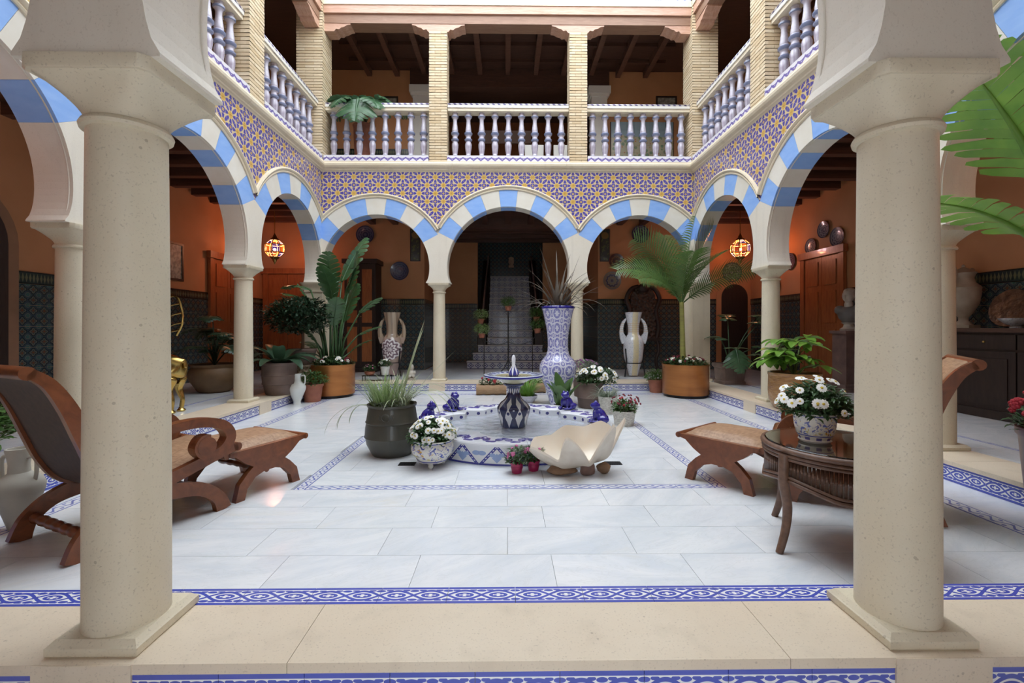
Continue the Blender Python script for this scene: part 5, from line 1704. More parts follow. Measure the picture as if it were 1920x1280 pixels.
# ---- amber woven planter with schefflera on the right kerb
x, y = px(1490, 752, Z_CURB)
t = thing('schefflera_planter', 'light green glossy plant in an amber woven planter on the right kerb', 'potted plant', (3.80, 5.98, Z_CURB))
M_AMBER = mat('amber_woven', rough=.35, fn=two((.46, .24, .075), (.27, .12, .03), 9, 5, .3, .7, (1, 1, 3.5), 'obj'), coat=.4, bump=lambda nt: (nt.noise(nt.vmul(nt.obj(), (1, 1, 4)), 14, 3), .8, .03))
pot(t, [(.20, 0), (.25, .03), (.30, .12), (.31, .25), (.305, .45), (.313, .46), (.313, .49)], M_AMBER, 40, .03)
rr = random.Random(15)
for k in range(15):
    az = rr.uniform(0, 2 * pi); h = rr.uniform(.10, .52); ln = rr.uniform(.06, .34)
    tip = (cos(az) * ln, sin(az) * ln, .47 + h)
    MB().tube([(0, 0, .45), (cos(az) * ln * .4, sin(az) * ln * .4, .47 + h * .7), tip], [.010, .007, .005], 5).build('stem', M_STEM, t, True)
    for j in range(6):
        a2 = az + (j - 2.5) * .9
        leaf_obj(t, L_LIGHT, lambda mb: blade(mb, tip, a2, rr.uniform(.19, .29), rr.uniform(-.1, .35), rr.uniform(.5, 1.3), .115, 6, lambda q: sin(pi * (.06 + .92 * q)) ** .75, .25))

# ================================================================== LAMPS, GALLERY FURNISHINGS AND SMALL THINGS
M_BRASS = mat('aged_brass', rough=.3, metal=1.0, fn=two((.52, .36, .12), (.36, .24, .08), 6, 4))
def pane_mat(name, col, e):
    m = bpy.data.materials.new(name); m.use_nodes = True; nt = m.node_tree; nt.nodes.clear()
    out = nt.nodes.new('ShaderNodeOutputMaterial'); mx = nt.nodes.new('ShaderNodeMixShader'); tr = nt.nodes.new('ShaderNodeBsdfTransparent'); em = nt.nodes.new('ShaderNodeEmission')
    mx.inputs[0].default_value = .45
    tr.inputs[0].default_value = (*[min(1, c * .75 + .25) for c in col], 1); em.inputs[0].default_value = (*col, 1); em.inputs[1].default_value = e
    nt.links.new(tr.outputs[0], mx.inputs[1]); nt.links.new(em.outputs[0], mx.inputs[2]); nt.links.new(mx.outputs[0], out.inputs[0])
    return m
PANES = [pane_mat('amber_glass', (.75, .16, .02), .9), pane_mat('violet_glass', (.09, .05, .32), .6), pane_mat('red_glass', (.38, .05, .02), .7)]
M_BULB = mat('lamp_bulb', (1, .9, .7), emit=((1, .72, .36), 25))
M_LFRAME = mat('lantern_lead', (.62, .44, .24), .35, .4)
def lantern(label, loc, k, watts):
    t = thing('lantern', label, 'lamp', loc, .2, 'stained glass lanterns hung in the gallery')
    R = .225 * k; n = 8
    lat = [-62, -24, 24, 62]
    def pt(i, a):
        l = rad(lat[i]); return (R * cos(l) * cos(a), R * cos(l) * sin(a), R * .95 * sin(l))
    fr = MB()
    for i in range(4):
        for j in range(n):
            fr.tube([pt(i, 2 * pi * j / n), pt(i, 2 * pi * (j + 1) / n)], .011 * k, 5)
            if i < 3: fr.tube([pt(i, 2 * pi * j / n), pt(i + 1, 2 * pi * j / n)], .011 * k, 5)
    o = fr.build('lead_frame', M_LFRAME, t, 'all')
    for i in range(3):
        for j in range(n):
            a0, a1 = 2 * pi * j / n, 2 * pi * (j + 1) / n
            MB().add([pt(i, a0), pt(i, a1), pt(i + 1, a1), pt(i + 1, a0)], [(0, 1, 2, 3)]).build('glass_pane', PANES[(j + i * 3) % 2 if (j + i) % 5 else 2], t, recalc=False)
    for s in (1, -1):
        m = MB().lathe([(.11 * k, 0), (.09 * k, .03 * k), (.05 * k, .06 * k), (.045 * k, .09 * k), (.02 * k, .13 * k), (.008 * k, .17 * k)], 16)
        if s < 0: m.v = [(x_, y_, -z_) for x_, y_, z_ in m.v]
        m.v = [(x_, y_, z_ + s * R * .83) for x_, y_, z_ in m.v]
        m.build('cap' if s > 0 else 'finial', M_BRASS, t, True)
    MB().tube([(0, 0, R), (0, 0, ZCE - .06 - loc[2])], .008, 6).build('chain', M_BRASS, t)
    MB().ball((0, 0, -.02), .032 * k, 12, 8).build('bulb', M_BULB, t, 'all')
    L = bpy.data.lights.new('lantern_light', 'POINT'); L.energy = watts; L.color = (1.0, .72, .44); L.shadow_soft_size = .08; L.specular_factor = .15
    lo = bpy.data.objects.new('lantern_light', L); COL.objects.link(lo); lo.parent = t; lo.location = (0, 0, -.02)
    return t
x, y = at(515, 10.25); lantern('lit stained glass lantern hanging in the left rear arch', (x, y, zat(466, 10.25)), 1.0, 65)
x, y = at(1388, 10.25); lantern('lit stained glass lantern hanging in the right rear arch', (x, y, zat(466, 10.25)), 1.0, 65)
lantern('added fill lantern brightening the left gallery, outside the picture', (-5.25, 2.6, 3.15), 1.0, 55)  # invented lamp out of view, added to light the left gallery wall
lantern('added fill lantern brightening the right gallery, outside the picture', (5.25, 2.6, 3.15), 1.0, 55)  # its unseen counterpart, likewise added to brighten the right gallery

# ---- wall plates
def plate_fn(c1, c2, c3):
    def fn(nt):
        x, y, z = nt.sep(nt.obj())
        r_ = x.hyp(z); k = (z.atan2(x) * 10.0).cos()
        c = nt.mix(((r_ - .14 - k * .012).abs() < .018).max((r_ < .035 + k * .01)), c1, c2)
        c = nt.mix((r_ - .085).abs() < .012, c, c3)
        return nt.mix(((r_ - .19).abs() < .012), c, c3)
    return fn
P_BLUE = mat('navy_plate', rough=.2, fn=plate_fn((.035, .04, .085), (.09, .10, .16), (.10, .10, .15)), coat=.4)
P_GREY = mat('grey_plate', rough=.25, fn=plate_fn((.17, .16, .15), (.05, .05, .09), (.22, .15, .09)), coat=.4)
P_RED = mat('maroon_plate', rough=.25, fn=plate_fn((.10, .035, .03), (.16, .10, .06), (.05, .04, .05)), coat=.4)
P_LACE = mat('lace_plate', rough=.25, fn=plate_fn((.07, .07, .10), (.24, .24, .26), (.20, .20, .22)), coat=.4)
pl_prof = [(.001, -.012), (.12, -.012), (.15, -.018), (.225, -.038), (.232, -.040), (.228, -.030), (.16, -.004), (.10, .0), (.001, .0)]
def plate_me(m):
    mb = MB().lathe(pl_prof, 40, cap=False)
    mb.v = [(x_, z_, y_) for x_, y_, z_ in mb.v]
    return mb.mesh('wall_plate', m, True)
PM = {k: plate_me(m) for k, m in (('b', P_BLUE), ('g', P_GREY), ('r', P_RED), ('l', P_LACE))}
def plate(label, kind, x, y, z, s, ang=0):
    o = link('wall_plate', PM[kind], None, (x, y, z), (0, 0, ang), (s, 1, s))
    tag(o, label, 'plate', 'decorative plates hung on the gallery walls')
yw = YO - .002
plate('navy plate high on the back wall above the wardrobe', 'b', -3.66, yw, 3.63, 1.0)
plate('navy plate on the back wall above the lustre winged vase', 'b', -2.78, yw, 2.70, 1.02)
plate('navy plate high on the back wall behind the palm', 'b', 3.42, yw, 3.66, 1.0)
plate('grey ringed plate on the back wall left of the palm', 'g', 2.69, yw, 2.46, 1.0)
plate('maroon plate on the back wall above the grey ringed plate', 'r', 2.80, yw, 2.96, .85)
plate('dark plate on the back wall behind the palm fronds', 'b', 3.38, yw, 2.80, .9)
plate('small maroon plate on the back wall right of the carved stand', 'r', 3.98, yw, 2.48, .75)
plate('large dark plate on the back wall below the right lantern', 'l', 5.80, yw, 2.68, 1.1)
xw = XO - .002
plate('topmost of three lace plates above the right gallery door', 'l', xw, 8.92, 3.20, .72, -pi / 2)
plate('left of three lace plates above the right gallery door', 'l', xw, 9.30, 2.93, .72, -pi / 2)
plate('right of three lace plates above the right gallery door', 'l', xw, 8.55, 2.98, .80, -pi / 2)
plate('dark plate on the right gallery wall beyond the door', 'b', xw, 9.98, 2.72, .8, -pi / 2)
plate('dark plate next to the arcade pillar on the right gallery wall', 'b', xw, 10.45, 2.70, .8, -pi / 2)
plate('small dark plate low on the right gallery wall beyond the door', 'r', xw, 10.5, 2.22, .7, -pi / 2)
def panel_fn(nt):
    x, y, z = nt.sep(nt.obj())
    n = nt.noise(nt.obj(), 12, 3)
    c = nt.mix(n > .55, (.05, .055, .045), (.10, .12, .05))
    return nt.mix((x.hyp(z - .25) < .09), c, (.20, .13, .05))
M_PANEL = mat('dark_tile_picture', rough=.25, fn=panel_fn, coat=.3)
for sx, lab in ((-2.38, 'tall narrow tile picture on the wall left of the stairs'), (2.50, 'tall narrow tile picture on the wall right of the stairs')):
    t = thing('tile_picture', lab, 'picture', (sx, YO - .03, 3.37))
    MB().box(-.13, .13, 0, .03, -.42, .42).build('frame', M_WBLACK, t)
    MB().box(-.105, .105, -.006, 0, -.395, .395).build('picture', M_PANEL, t)
def picture(label, loc, ang, w, h):
    t = thing('picture_frame', label, 'picture', loc, ang)
    for b in ((-w, w, h - .04, h), (-w, w, -h, -h + .04), (-w, -w + .04, -h + .04, h - .04), (w - .04, w, -h + .04, h - .04)):
        MB().box(b[0], b[1], -.025, 0, b[2], b[3]).build('frame_rail', M_WBLACK, t)
    MB().box(-w + .04, w - .04, -.01, 0, -h + .04, h - .04).build('print', mat('sepia_print', rough=.5, fn=two((.40, .38, .32), (.20, .20, .17), 14, 4, .4, .6, None, 'obj')), t)
picture('dark framed picture on the left gallery wall', (-XO + .002, 8.62, 2.50), pi / 2, .20, .36)
picture('small framed picture on the upper wall beside the hanging monstera', (-3.02, YO - .002, 6.98), 0, .20, .20)
picture('framed print on the upper wall at the right', (4.10, YO - .002, 7.02), 0, .27, .21)

# ---- doors
def door(n, label, loc, ang, w, h, leaves_=2):
    d = struct(link('door_%d' % n, None, None, loc, (0, 0, ang)), label)
    MB().box(-w - .12, -w, -.06, 0, 0, h + .12).build('jamb', M_WDOOR, d); MB().box(w, w + .12, -.06, 0, 0, h + .12).build('jamb', M_WDOOR, d)
    MB().box(-w - .16, w + .16, -.09, 0, h, h + .14).build('lintel', M_WDOOR, d)
    for k in range(leaves_):
        a = -w + 2 * w * k / leaves_; b = -w + 2 * w * (k + 1) / leaves_
        MB().box(a + .005, b - .005, -.035, -.002, 0, h).build('door_leaf', M_WDOOR, d)
        for (z0, z1) in ((.12, h * .42), (h * .47, h * .72), (h * .77, h - .1)):
            MB().box(a + .09, b - .09, -.05, -.035, z0, z1).build('door_panel', M_WDOOR, d)
    return d
door(1, 'varnished wooden door in the back wall behind the round shrub', (-5.62, YO - .016, Z_CURB), 0, .50, 2.45)
door(2, 'varnished wooden door at the far end of the left gallery', (-XO + .016, 10.15, Z_CURB), pi / 2, .50, 2.55)
door(3, 'varnished wooden door in the right gallery below the plates', (XO - .016, 8.95, Z_CURB), -pi / 2, .50, 2.50)
def arch_door(n, label, loc, ang, w, h, m):
    d = struct(link('door_%d' % n, None, None, loc, (0, 0, ang)), label)
    def poly(ww, e):
        return [(-ww, 0), (ww, 0)] + [(ww * cos(pi * i / 16), h - w + (ww) * sin(pi * i / 16)) for i in range(17)]
    MB().prism(poly(w + .13, 0), -.02, 0).build('surround', m, d)
    MB().prism(poly(w, 0), -.03, -.021).build('door_leaf', M_WBLACK, d)
arch_door(4, 'dark arched doorway in the right rear corner', (5.86, YO - .016, Z_CURB), 0, .34, 2.2, M_ORANGE)
arch_door(5, 'dark arched doorway in the left gallery at the picture edge', (-XO + .016, 5.10, Z_CURB), pi / 2, .62, 2.75, mat('brown_stucco', rough=.7, fn=two((.30, .16, .09), (.22, .12, .07), 3, 4)))

# ---- wardrobe
t = thing('wardrobe', 'tall dark wooden wardrobe against the back wall behind the bird-of-paradise', 'wardrobe', (-3.62, YO - .32, Z_CURB))
MB().box(-.38, .38, -.24, .28, .08, 2.65).build('body', M_WBLACK, t)
MB().box(-.43, .43, -.29, .28, 2.65, 2.76).build('crown', M_WBLACK, t); MB().box(-.41, .41, -.27, .28, 0, .08).build('base', M_WBLACK, t)
for s in (-1, 1):
    dr = MB().box(min(0, s * .36) + .006, max(0, s * .36) - .006, -.262, -.241, .14, 2.6).build('door', M_WBLACK, t)
    for z0, z1 in ((.25, 1.1), (1.2, 1.5), (1.6, 2.5)):
        MB().box(min(s * .06, s * .30), max(s * .06, s * .30), -.275, -.262, z0, z1).build('door_panel', M_WDOOR, dr)
    MB().ball((s * .03, -.272, 1.35), .014, 10, 6).build('knob', M_BRASS, dr, 'all')
# ---- carved dark stand
t = thing('carved_stand', 'dark carved wooden hall stand with a scrolled crest behind the pale blue vase', 'hall stand', (3.42, YO - .30, Z_CURB))
MB().box(-.36, .36, -.2, .22, .75, .82).build('shelf', M_WBLACK, t)
for s in (-1, 1):
    MB().tube(smooth_path([(s * .32, -.14, 0), (s * .26, -.16, .25), (s * .34, -.14, .55), (s * .30, -.12, .76)], 5), .04, 10).build('leg', M_WBLACK, t, True)
    MB().tube(smooth_path([(s * .34, .05, .8), (s * .40, .05, 1.1), (s * .33, .05, 1.5), (s * .42, .05, 1.8), (s * .30, .05, 2.05), (s * .12, .05, 2.12)], 6), .055, 10).build('scroll_post', M_WBLACK, t, True)
MB().prism([(-.30, .82), (.30, .82), (.33, 1.5), (.30, 1.9), (.18, 2.12), (.0, 2.2), (-.18, 2.12), (-.30, 1.9), (-.33, 1.5)], .03, .10).build('back_board', mat('carved_walnut', rough=.5, fn=two((.06, .04, .028), (.028, .018, .012), 18, 4, .35, .65, None, 'obj'), bump=lambda nt: (nt.voro(nt.obj(), 14), 1.0, .05)), t)
MB().ball((0, -.02, 2.08), .12, 14, 10, 1.2, .6, 1).build('crest_boss', M_WBLACK, t, 'all')

# ---- bust on pedestal
M_BUST = mat('weathered_bust_marble', rough=.6, fn=two((.52, .49, .42), (.38, .35, .30), 8, 5, .3, .7, None, 'obj'))
bx_, by_ = 5.86, 7.72
t = thing('pedestal', 'brown marble pedestal carrying the bust beside the right gallery door', 'pedestal', (bx_, by_, Z_CURB))
M_PED = mat('brown_marble', rough=.3, fn=two((.22, .14, .12), (.13, .085, .075), 5, 6, .3, .7))
MB().box(-.26, .26, -.26, .26, 0, .06).build('base', M_PED, t); MB().box(-.22, .22, -.22, .22, .06, .12).build('base_step', M_PED, t)
MB().box(-.165, .165, -.165, .165, .12, .98).build('shaft', M_PED, t); MB().box(-.20, .20, -.20, .20, .98, 1.03).build('cap', M_PED, t)
def remeshed(parts, vox, m, name):
    mb = MB()
    for c, rr_, s in parts: mb.ball(c, rr_, 14, 10, *s)
    o = mb.build('tmp', m, None, 'all')
    md = o.modifiers.new('r', 'REMESH'); md.mode = 'VOXEL'; md.voxel_size = vox
    sm = o.modifiers.new('s', 'SMOOTH'); sm.iterations = 4
    me = bpy.data.meshes.new_from_object(o.evaluated_get(bpy.context.evaluated_depsgraph_get())); me.name = name
    me.polygons.foreach_set('use_smooth', [True] * len(me.polygons)); bpy.data.objects.remove(o)
    return me
t = thing('bust', 'pale marble bust with a draped dark chest on a pedestal', 'sculpture', (bx_, by_, Z_CURB + 1.03), rad(-65))
MB().lathe([(.12, 0), (.13, .03), (.08, .06), (.07, .11), (.11, .14)], 24).build('socle', M_BUST, t, True)
link('chest', remeshed([((0, 0, .28), .15, (1.15, .75, 1)), ((-.14, 0, .36), .09, (1, .9, .9)), ((.14, 0, .36), .09, (1, .9, .9)), ((0, 0, .18), .10, (1.1, .8, 1))], .014, mat('dark_drapery_marble', (.13, .12, .11), .6), 'chest'), t)
link('head', remeshed([((0, .0, .44), .065, (1, 1, 1.5)), ((0, -.01, .60), .098, (.88, 1.02, 1.2)), ((0, -.035, .545), .06, (.9, 1, .9)), ((0, -.115, .585), .018, (.8, 1.1, 1.8)), ((0, -.095, .54), .022, (1.3, .8, .6)), ((-.035, -.085, .615), .018, (1.3, .7, .7)), ((.035, -.085, .615), .018, (1.3, .7, .7)), ((0, -.075, .51), .026, (1, .9, .8)), ((-.09, .01, .59), .02, (.5, 1, 1.4)), ((.09, .01, .59), .02, (.5, 1, 1.4)), ((0, .03, .68), .09, (1, 1.05, .65)), ((0, .10, .62), .06, (1, 1, 1))], .008, M_BUST, 'head'), t)

# ---- credenza with urn, dish and bowl
t = thing('credenza', 'long black carved credenza against the right gallery wall', 'cabinet', (XO - .31, 5.05, Z_CURB), -pi / 2)
Lc = 1.45; Hc = 1.08
MB().box(-Lc, Lc, -.22, .27, .10, Hc - .05).build('body', M_WBLACK, t)
MB().box(-Lc - .05, Lc + .05, -.27, .29, Hc - .05, Hc).build('top', mat('worn_top_wood', rough=.4, fn=wood_fn((.10, .05, .035), (.05, .025, .018))), t)
MB().box(-Lc - .03, Lc + .03, -.25, .28, 0, .10).build('plinth', M_WBLACK, t)
for k in range(4):
    a = -Lc + .06 + k * (2 * Lc - .12) / 4; b = a + (2 * Lc - .12) / 4 - .02
    d_ = MB().box(a, b, -.238, -.221, .16, Hc - .28).build('door', M_WBLACK, t)
    MB().box(a + .08, b - .08, -.25, -.238, .24, Hc - .36).build('raised_panel', M_WBLACK, d_)
    w_ = MB().box(a, b, -.238, -.221, Hc - .25, Hc - .08).build('drawer', M_WBLACK, t)
    MB().ball(((a + b) / 2, -.246, Hc - .165), .015, 10, 6).build('knob', M_BRASS, w_, 'all')
zt = Z_CURB + Hc
t = thing('stone_urn', 'cream stone urn with scroll handles on the credenza', 'urn', (6.06, 5.96, zt), .3)
M_URN = mat('urn_stone', rough=.6, fn=two((.40, .33, .24), (.27, .22, .16), 7, 5, .3, .7, None, 'obj'))
MB().box(-.12, .12, -.12, .12, 0, .04).build('base', M_URN, t)
MB().lathe([(.10, .04), (.05, .10), (.05, .14), (.09, .19), (.155, .32), (.175, .45), (.175, .52), (.18, .535), (.17, .55), (.12, .60), (.105, .66), (.12, .71), (.14, .73), (.11, .75), (.05, .79), (.015, .81), (.02, .83), (.002, .85)], 36).build('body', M_URN, t, True)
for s in (-1, 1):
    MB().tube(smooth_path([(s * .16, 0, .53), (s * .165, 0, .62), (s * .15, 0, .72), (s * .17, 0, .79), (s * .21, 0, .78), (s * .205, 0, .74), (s * .185, 0, .745)], 5), .016, 8).build('scroll_handle', M_URN, t, True)
o = MB().lathe([(.001, -.012), (.15, -.012), (.235, -.03), (.24, -.024), (.16, 0), (.001, 0)], 40, cap=False)
o.v = [(a, c, b) for a, b, c in o.v]
o = o.build('copper_dish', mat('embossed_copper', rough=.4, metal=.6, fn=two((.26, .13, .07), (.13, .07, .045), 11, 4, .35, .65, None, 'obj'), bump=lambda nt: (nt.noise(nt.obj(), 14, 3), .8, .03)), None, True, loc=(6.19, 5.50, zt + .245), rot=(rad(-14), 0, -pi / 2))
tag(o, 'embossed copper dish leaning on the wall above the credenza', 'dish')
t = thing('glass_bowl', 'grey patterned bowl on the credenza in front of the copper dish', 'bowl', (5.90, 5.20, zt))
M_GB = mat('lattice_bowl', rough=.3, fn=lambda nt: nt.mix(nt.voro(nt.obj(), 60) < .3, (.42, .42, .42), (.20, .20, .21)), coat=.3)
MB().lathe([(.05, 0), (.055, .015), (.04, .025)], 24).build('foot', M_GB, t, True)
MB().lathe([(.04, .025), (.09, .05), (.14, .10), (.15, .115), (.14, .112), (.08, .06), (.001, .045)], 32, cap=False).build('basin', M_GB, t, True)

# ---- gilded deer
M_GOLD = mat('gilded_brass', rough=.22, metal=1.0, fn=two((.58, .42, .14), (.42, .29, .09), 4, 4, .3, .7, None, 'obj'))
dx_, dy_ = -4.30, 5.86
t = thing('deer_statue', 'gilded brass deer statue with swept antlers behind the left foreground column', 'sculpture', (dx_, dy_, Z_CURB))
me = bpy.data.meshes.new('deer'); 
J = [((-.38, 0, .62), .14), ((-.12, 0, .63), .145), ((.0, 0, .60), .14), ((-.62, 0, .66), .13), ((-.74, 0, .86), .07), ((-.80, 0, 1.02), .06), ((-.92, 0, 1.04), .05), ((-1.04, 0, 1.0), .03),
     ((.03, -.08, .45), .085), ((-.02, -.09, .30), .05), ((.04, -.09, .16), .028), ((.02, -.09, .02), .03), ((.03, .08, .45), .085), ((-.02, .09, .30), .05), ((.04, .09, .16), .028), ((.02, .09, .02), .03),
     ((-.64, -.08, .42), .06), ((-.63, -.08, .24), .032), ((-.64, -.08, .02), .03), ((-.64, .08, .42), .06), ((-.63, .08, .24), .032), ((-.64, .08, .02), .03), ((.12, 0, .66), .03), ((.14, 0, .56), .02)]
E_ = [(0, 1), (1, 2), (0, 3), (3, 4), (4, 5), (5, 6), (6, 7), (2, 8), (8, 9), (9, 10), (10, 11), (2, 12), (12, 13), (13, 14), (14, 15), (3, 16), (16, 17), (17, 18), (3, 19), (19, 20), (20, 21), (2, 22), (22, 23)]
me.from_pydata([j[0] for j in J], E_, [])
o = link('tmp', me)
md = o.modifiers.new('skin', 'SKIN')
for i, v in enumerate(me.skin_vertices[0].data):
    v.radius = (J[i][1], J[i][1]); v.use_root = (i == 0)
o.modifiers.new('sub', 'SUBSURF').levels = 2
m2 = bpy.data.meshes.new_from_object(o.evaluated_get(bpy.context.evaluated_depsgraph_get())); bpy.data.objects.remove(o)
m2.name = 'body'; m2.materials.clear(); m2.materials.append(M_GOLD); m2.polygons.foreach_set('use_smooth', [True] * len(m2.polygons))
link('body', m2, t)
for s in (-1, 1):
    beam_ = smooth_path([(-.80, s * .03, 1.08), (-.70, s * .08, 1.30), (-.40, s * .14, 1.52), (-.10, s * .14, 1.50), (.0, s * .12, 1.34), (.02, s * .11, 1.15), (-.05, s * .10, .98)], 6)
    m = MB().tube(beam_, .014, 8)
    for k in (14, 18, 22, 26, 30, 33):
        p = beam_[k]; m.tube([p, (p[0] - .10, p[1], p[2] - .02), (p[0] - .16, p[1], p[2] - .05)], [.012, .010, .005], 6)
    m.build('antler', M_GOLD, t, True)
    MB().ball((-.80, s * .07, 1.06), .03, 10, 6, .6, 1.6, 1).build('ear', M_GOLD, t, 'all')
for (hx, hy) in ((.02, -.09), (.02, .09), (-.64, -.08), (-.64, .08)):
    MB().lathe([(.045, 0), (.05, .015), (.032, .035), (.028, .05)], 14, cx=hx, cy=hy).build('hoof', M_GOLD, t, True)

# ---- banana plant in a wine-red pot at the right edge
t = thing('banana_plant', 'banana plant with torn leaves in a wine-red pot at the right edge', 'potted plant', (3.46, 2.74, 0))
pot(t, [(.17, 0), (.19, .02), (.215, .30), (.235, .56), (.25, .58), (.25, .62)], mat('wine_red_glaze', rough=.3, fn=two((.17, .025, .045), (.11, .015, .03), 4, 4), coat=.0), 40, .02)
MB().tube([(0, 0, .55), (.02, .0, 1.1), (.0, 0, 1.75)], [.07, .06, .045], 12).build('stem', mat('banana_stem', (.20, .24, .07), .5), t, True)
rb = random.Random(22)
def ban(start, az, L, p0, bend, w, droop=.12, seed=0, lobes=10):
    rb = random.Random(seed)
    def fn(mb):
        mb.tube([(0, 0, 1.65), ((start[0]) * .5, start[1] * .5, (start[2] + 1.75) / 2 + .05), start], [.03, .022, .015], 7)
        torn_leaf(mb, start, az, L, p0, bend, w, lobes, .22, rb, lambda q: sin(pi * (.12 + .83 * q)) ** .45, .45, droop)
    leaf_obj(t, L_BAN, fn)
ban((-.38, -.08, 1.80), rad(178), .78, .62, .75, .50, .12, 1)
ban((-.34, -.12, 2.12), rad(185), .85, 1.05, .30, .80, .10, 2, 12)
ban((-.12, -.14, 2.35), rad(215), .80, .95, .6, .55, .15, 3)
ban((.10, .10, 2.3), rad(60), .9, .9, .8, .5, .15, 4); ban((.15, -.10, 2.2), rad(-40), .9, .8, .9, .5, .15, 5)
ban((-.12, .18, 2.4), rad(130), .8, 1.1, .5, .5, .15, 6); ban((.1, .0, 2.45), rad(10), .9, 1.2, .5, .5, .12, 7)
ban((-.10, -.12, 1.72), rad(200), .45, -.35, .5, .22, .3, 8, 5)
foliage(t, L_DAISY, (0, 0, .64), .26, .26, .22, 500, .06, 77, -.2, .3)
flowers(t, F_RED, 40, (0, 0, .66), .29, .29, .26, random.Random(6), 1.7, .1)
# ---- leafy pot on the left kerb at the picture edge
t = thing('leafy_pot', 'green leafy plant in a terracotta pot at the left picture edge', 'potted plant', (-3.93, 3.30, Z_CURB))
pot(t, [(.11, 0), (.13, .10), (.15, .20), (.165, .205), (.165, .23)], M_TERRA, 28, .012)
foliage(t, L_MID, (0, 0, .34), .30, .30, .22, 420, .09, 88, -.4, .25)

# ---- plants around the fountain
x, y = px(1107, 763, 0)
t = thing('daisy_pot', 'white daisies in a brown clay pot right of the tall vase', 'potted plant', (x, y, 0))
pot(t, [(.17, 0), (.19, .02), (.205, .15), (.215, .16), (.205, .175), (.19, .36), (.205, .37), (.205, .40)], M_CLAY, 36, .02)
foliage(t, L_DAISY, (.10, 0, .43), .32, .24, .20, 900, .06, 51, -.3, .25)
flowers(t, F_DAISY, 42, (.10, 0, .44), .33, .25, .21, random.Random(9), 1.35, .1)
x, y = px(1092, 742, 0)
t = thing('heather_pot', 'dusky purple heather in a pot behind the brown daisy pot', 'potted plant', (x, y, 0))
pot(t, [(.15, 0), (.17, .30), (.19, .42)], M_CLAY, 28, .015)
foliage(t, L_SILVER, (.02, 0, .52), .28, .20, .14, 500, .05, 52, -.2, .2)
flowers(t, F_PURP, 60, (.02, 0, .52), .28, .2, .15, random.Random(10), 1.4, .0)
x, y = px(1137, 774, 0)
M_WICKW = mat('white_wicker', rough=.6, fn=lambda nt: nt.mix(nt.ramp(nt.noise(nt.vmul(nt.obj(), (1, 1, 3)), 30, 2), .4, .6), (.66, .63, .56), (.46, .43, .37)))
t = thing('grass_basket', 'silvery grass in a white basket with handle beside the clam shell', 'potted plant', (x + .02, y, 0))
pot(t, [(.115, 0), (.125, .1), (.14, .24), (.146, .25)], M_WICKW, 28, .012, 'basket')
MB().tube([(.14 * cos(pi * i / 14), .02, .24 + .16 * sin(pi * i / 14)) for i in range(15)], .008, 6).build('handle', M_WICKW, t, True)
grass(t, L_SILVER, (0, 0, .22), 200, .26, .10, .009, 53, (.5, 1.4), (.5, 2.0))
x, y = px(1170, 796, 0)
t = thing('flower_basket', 'red flowers in a white fluted pot beside the clam shell', 'potted plant', (x, y, 0))
pot(t, [(.115, 0), (.12, .02), (.14, .17), (.146, .175), (.146, .19)], M_WICKW, 40, .012, 'pot', mod=lambda a, z: 1 + .025 * cos(a * 20))
foliage(t, L_MID, (0, 0, .21), .165, .14, .12, 420, .045, 54, -.2, .2)
flowers(t, F_DRED, 26, (.02, 0, .28), .20, .14, .11, random.Random(11), 1.0, .0)
flowers(t, F_RED, 12, (0, 0, .26), .17, .13, .10, random.Random(12), 1.0, .0)
for (xx, yy, sd, lab) in ((969, 884, 61, 'pink flowers in the left magenta pot at the foot of the fountain'), (1000, 880, 62, 'pink flowers in the right magenta pot at the foot of the fountain')):
    x, y = px(xx, yy, 0)
    t = thing('pink_flower_pot', lab, 'potted plant', (x, y - .02, 0), 0, 'magenta pots at the fountain')
    pot(t, [(.042, 0), (.045, .01), (.054, .075), (.058, .077), (.058, .09)], M_MAG, 24, .006)
    foliage(t, L_DAISY, (0, 0, .12), .09, .08, .10, 200, .04, sd, -.3, .2)
    flowers(t, F_PINK, 12, (0, 0, .13), .085, .08, .10, random.Random(sd), 1.1, .0)
    grass(t, L_MID, (0, 0, .09), 16, .16, .04, .006, sd, (1.0, 1.5), (.1, .6), 'thin_stems')
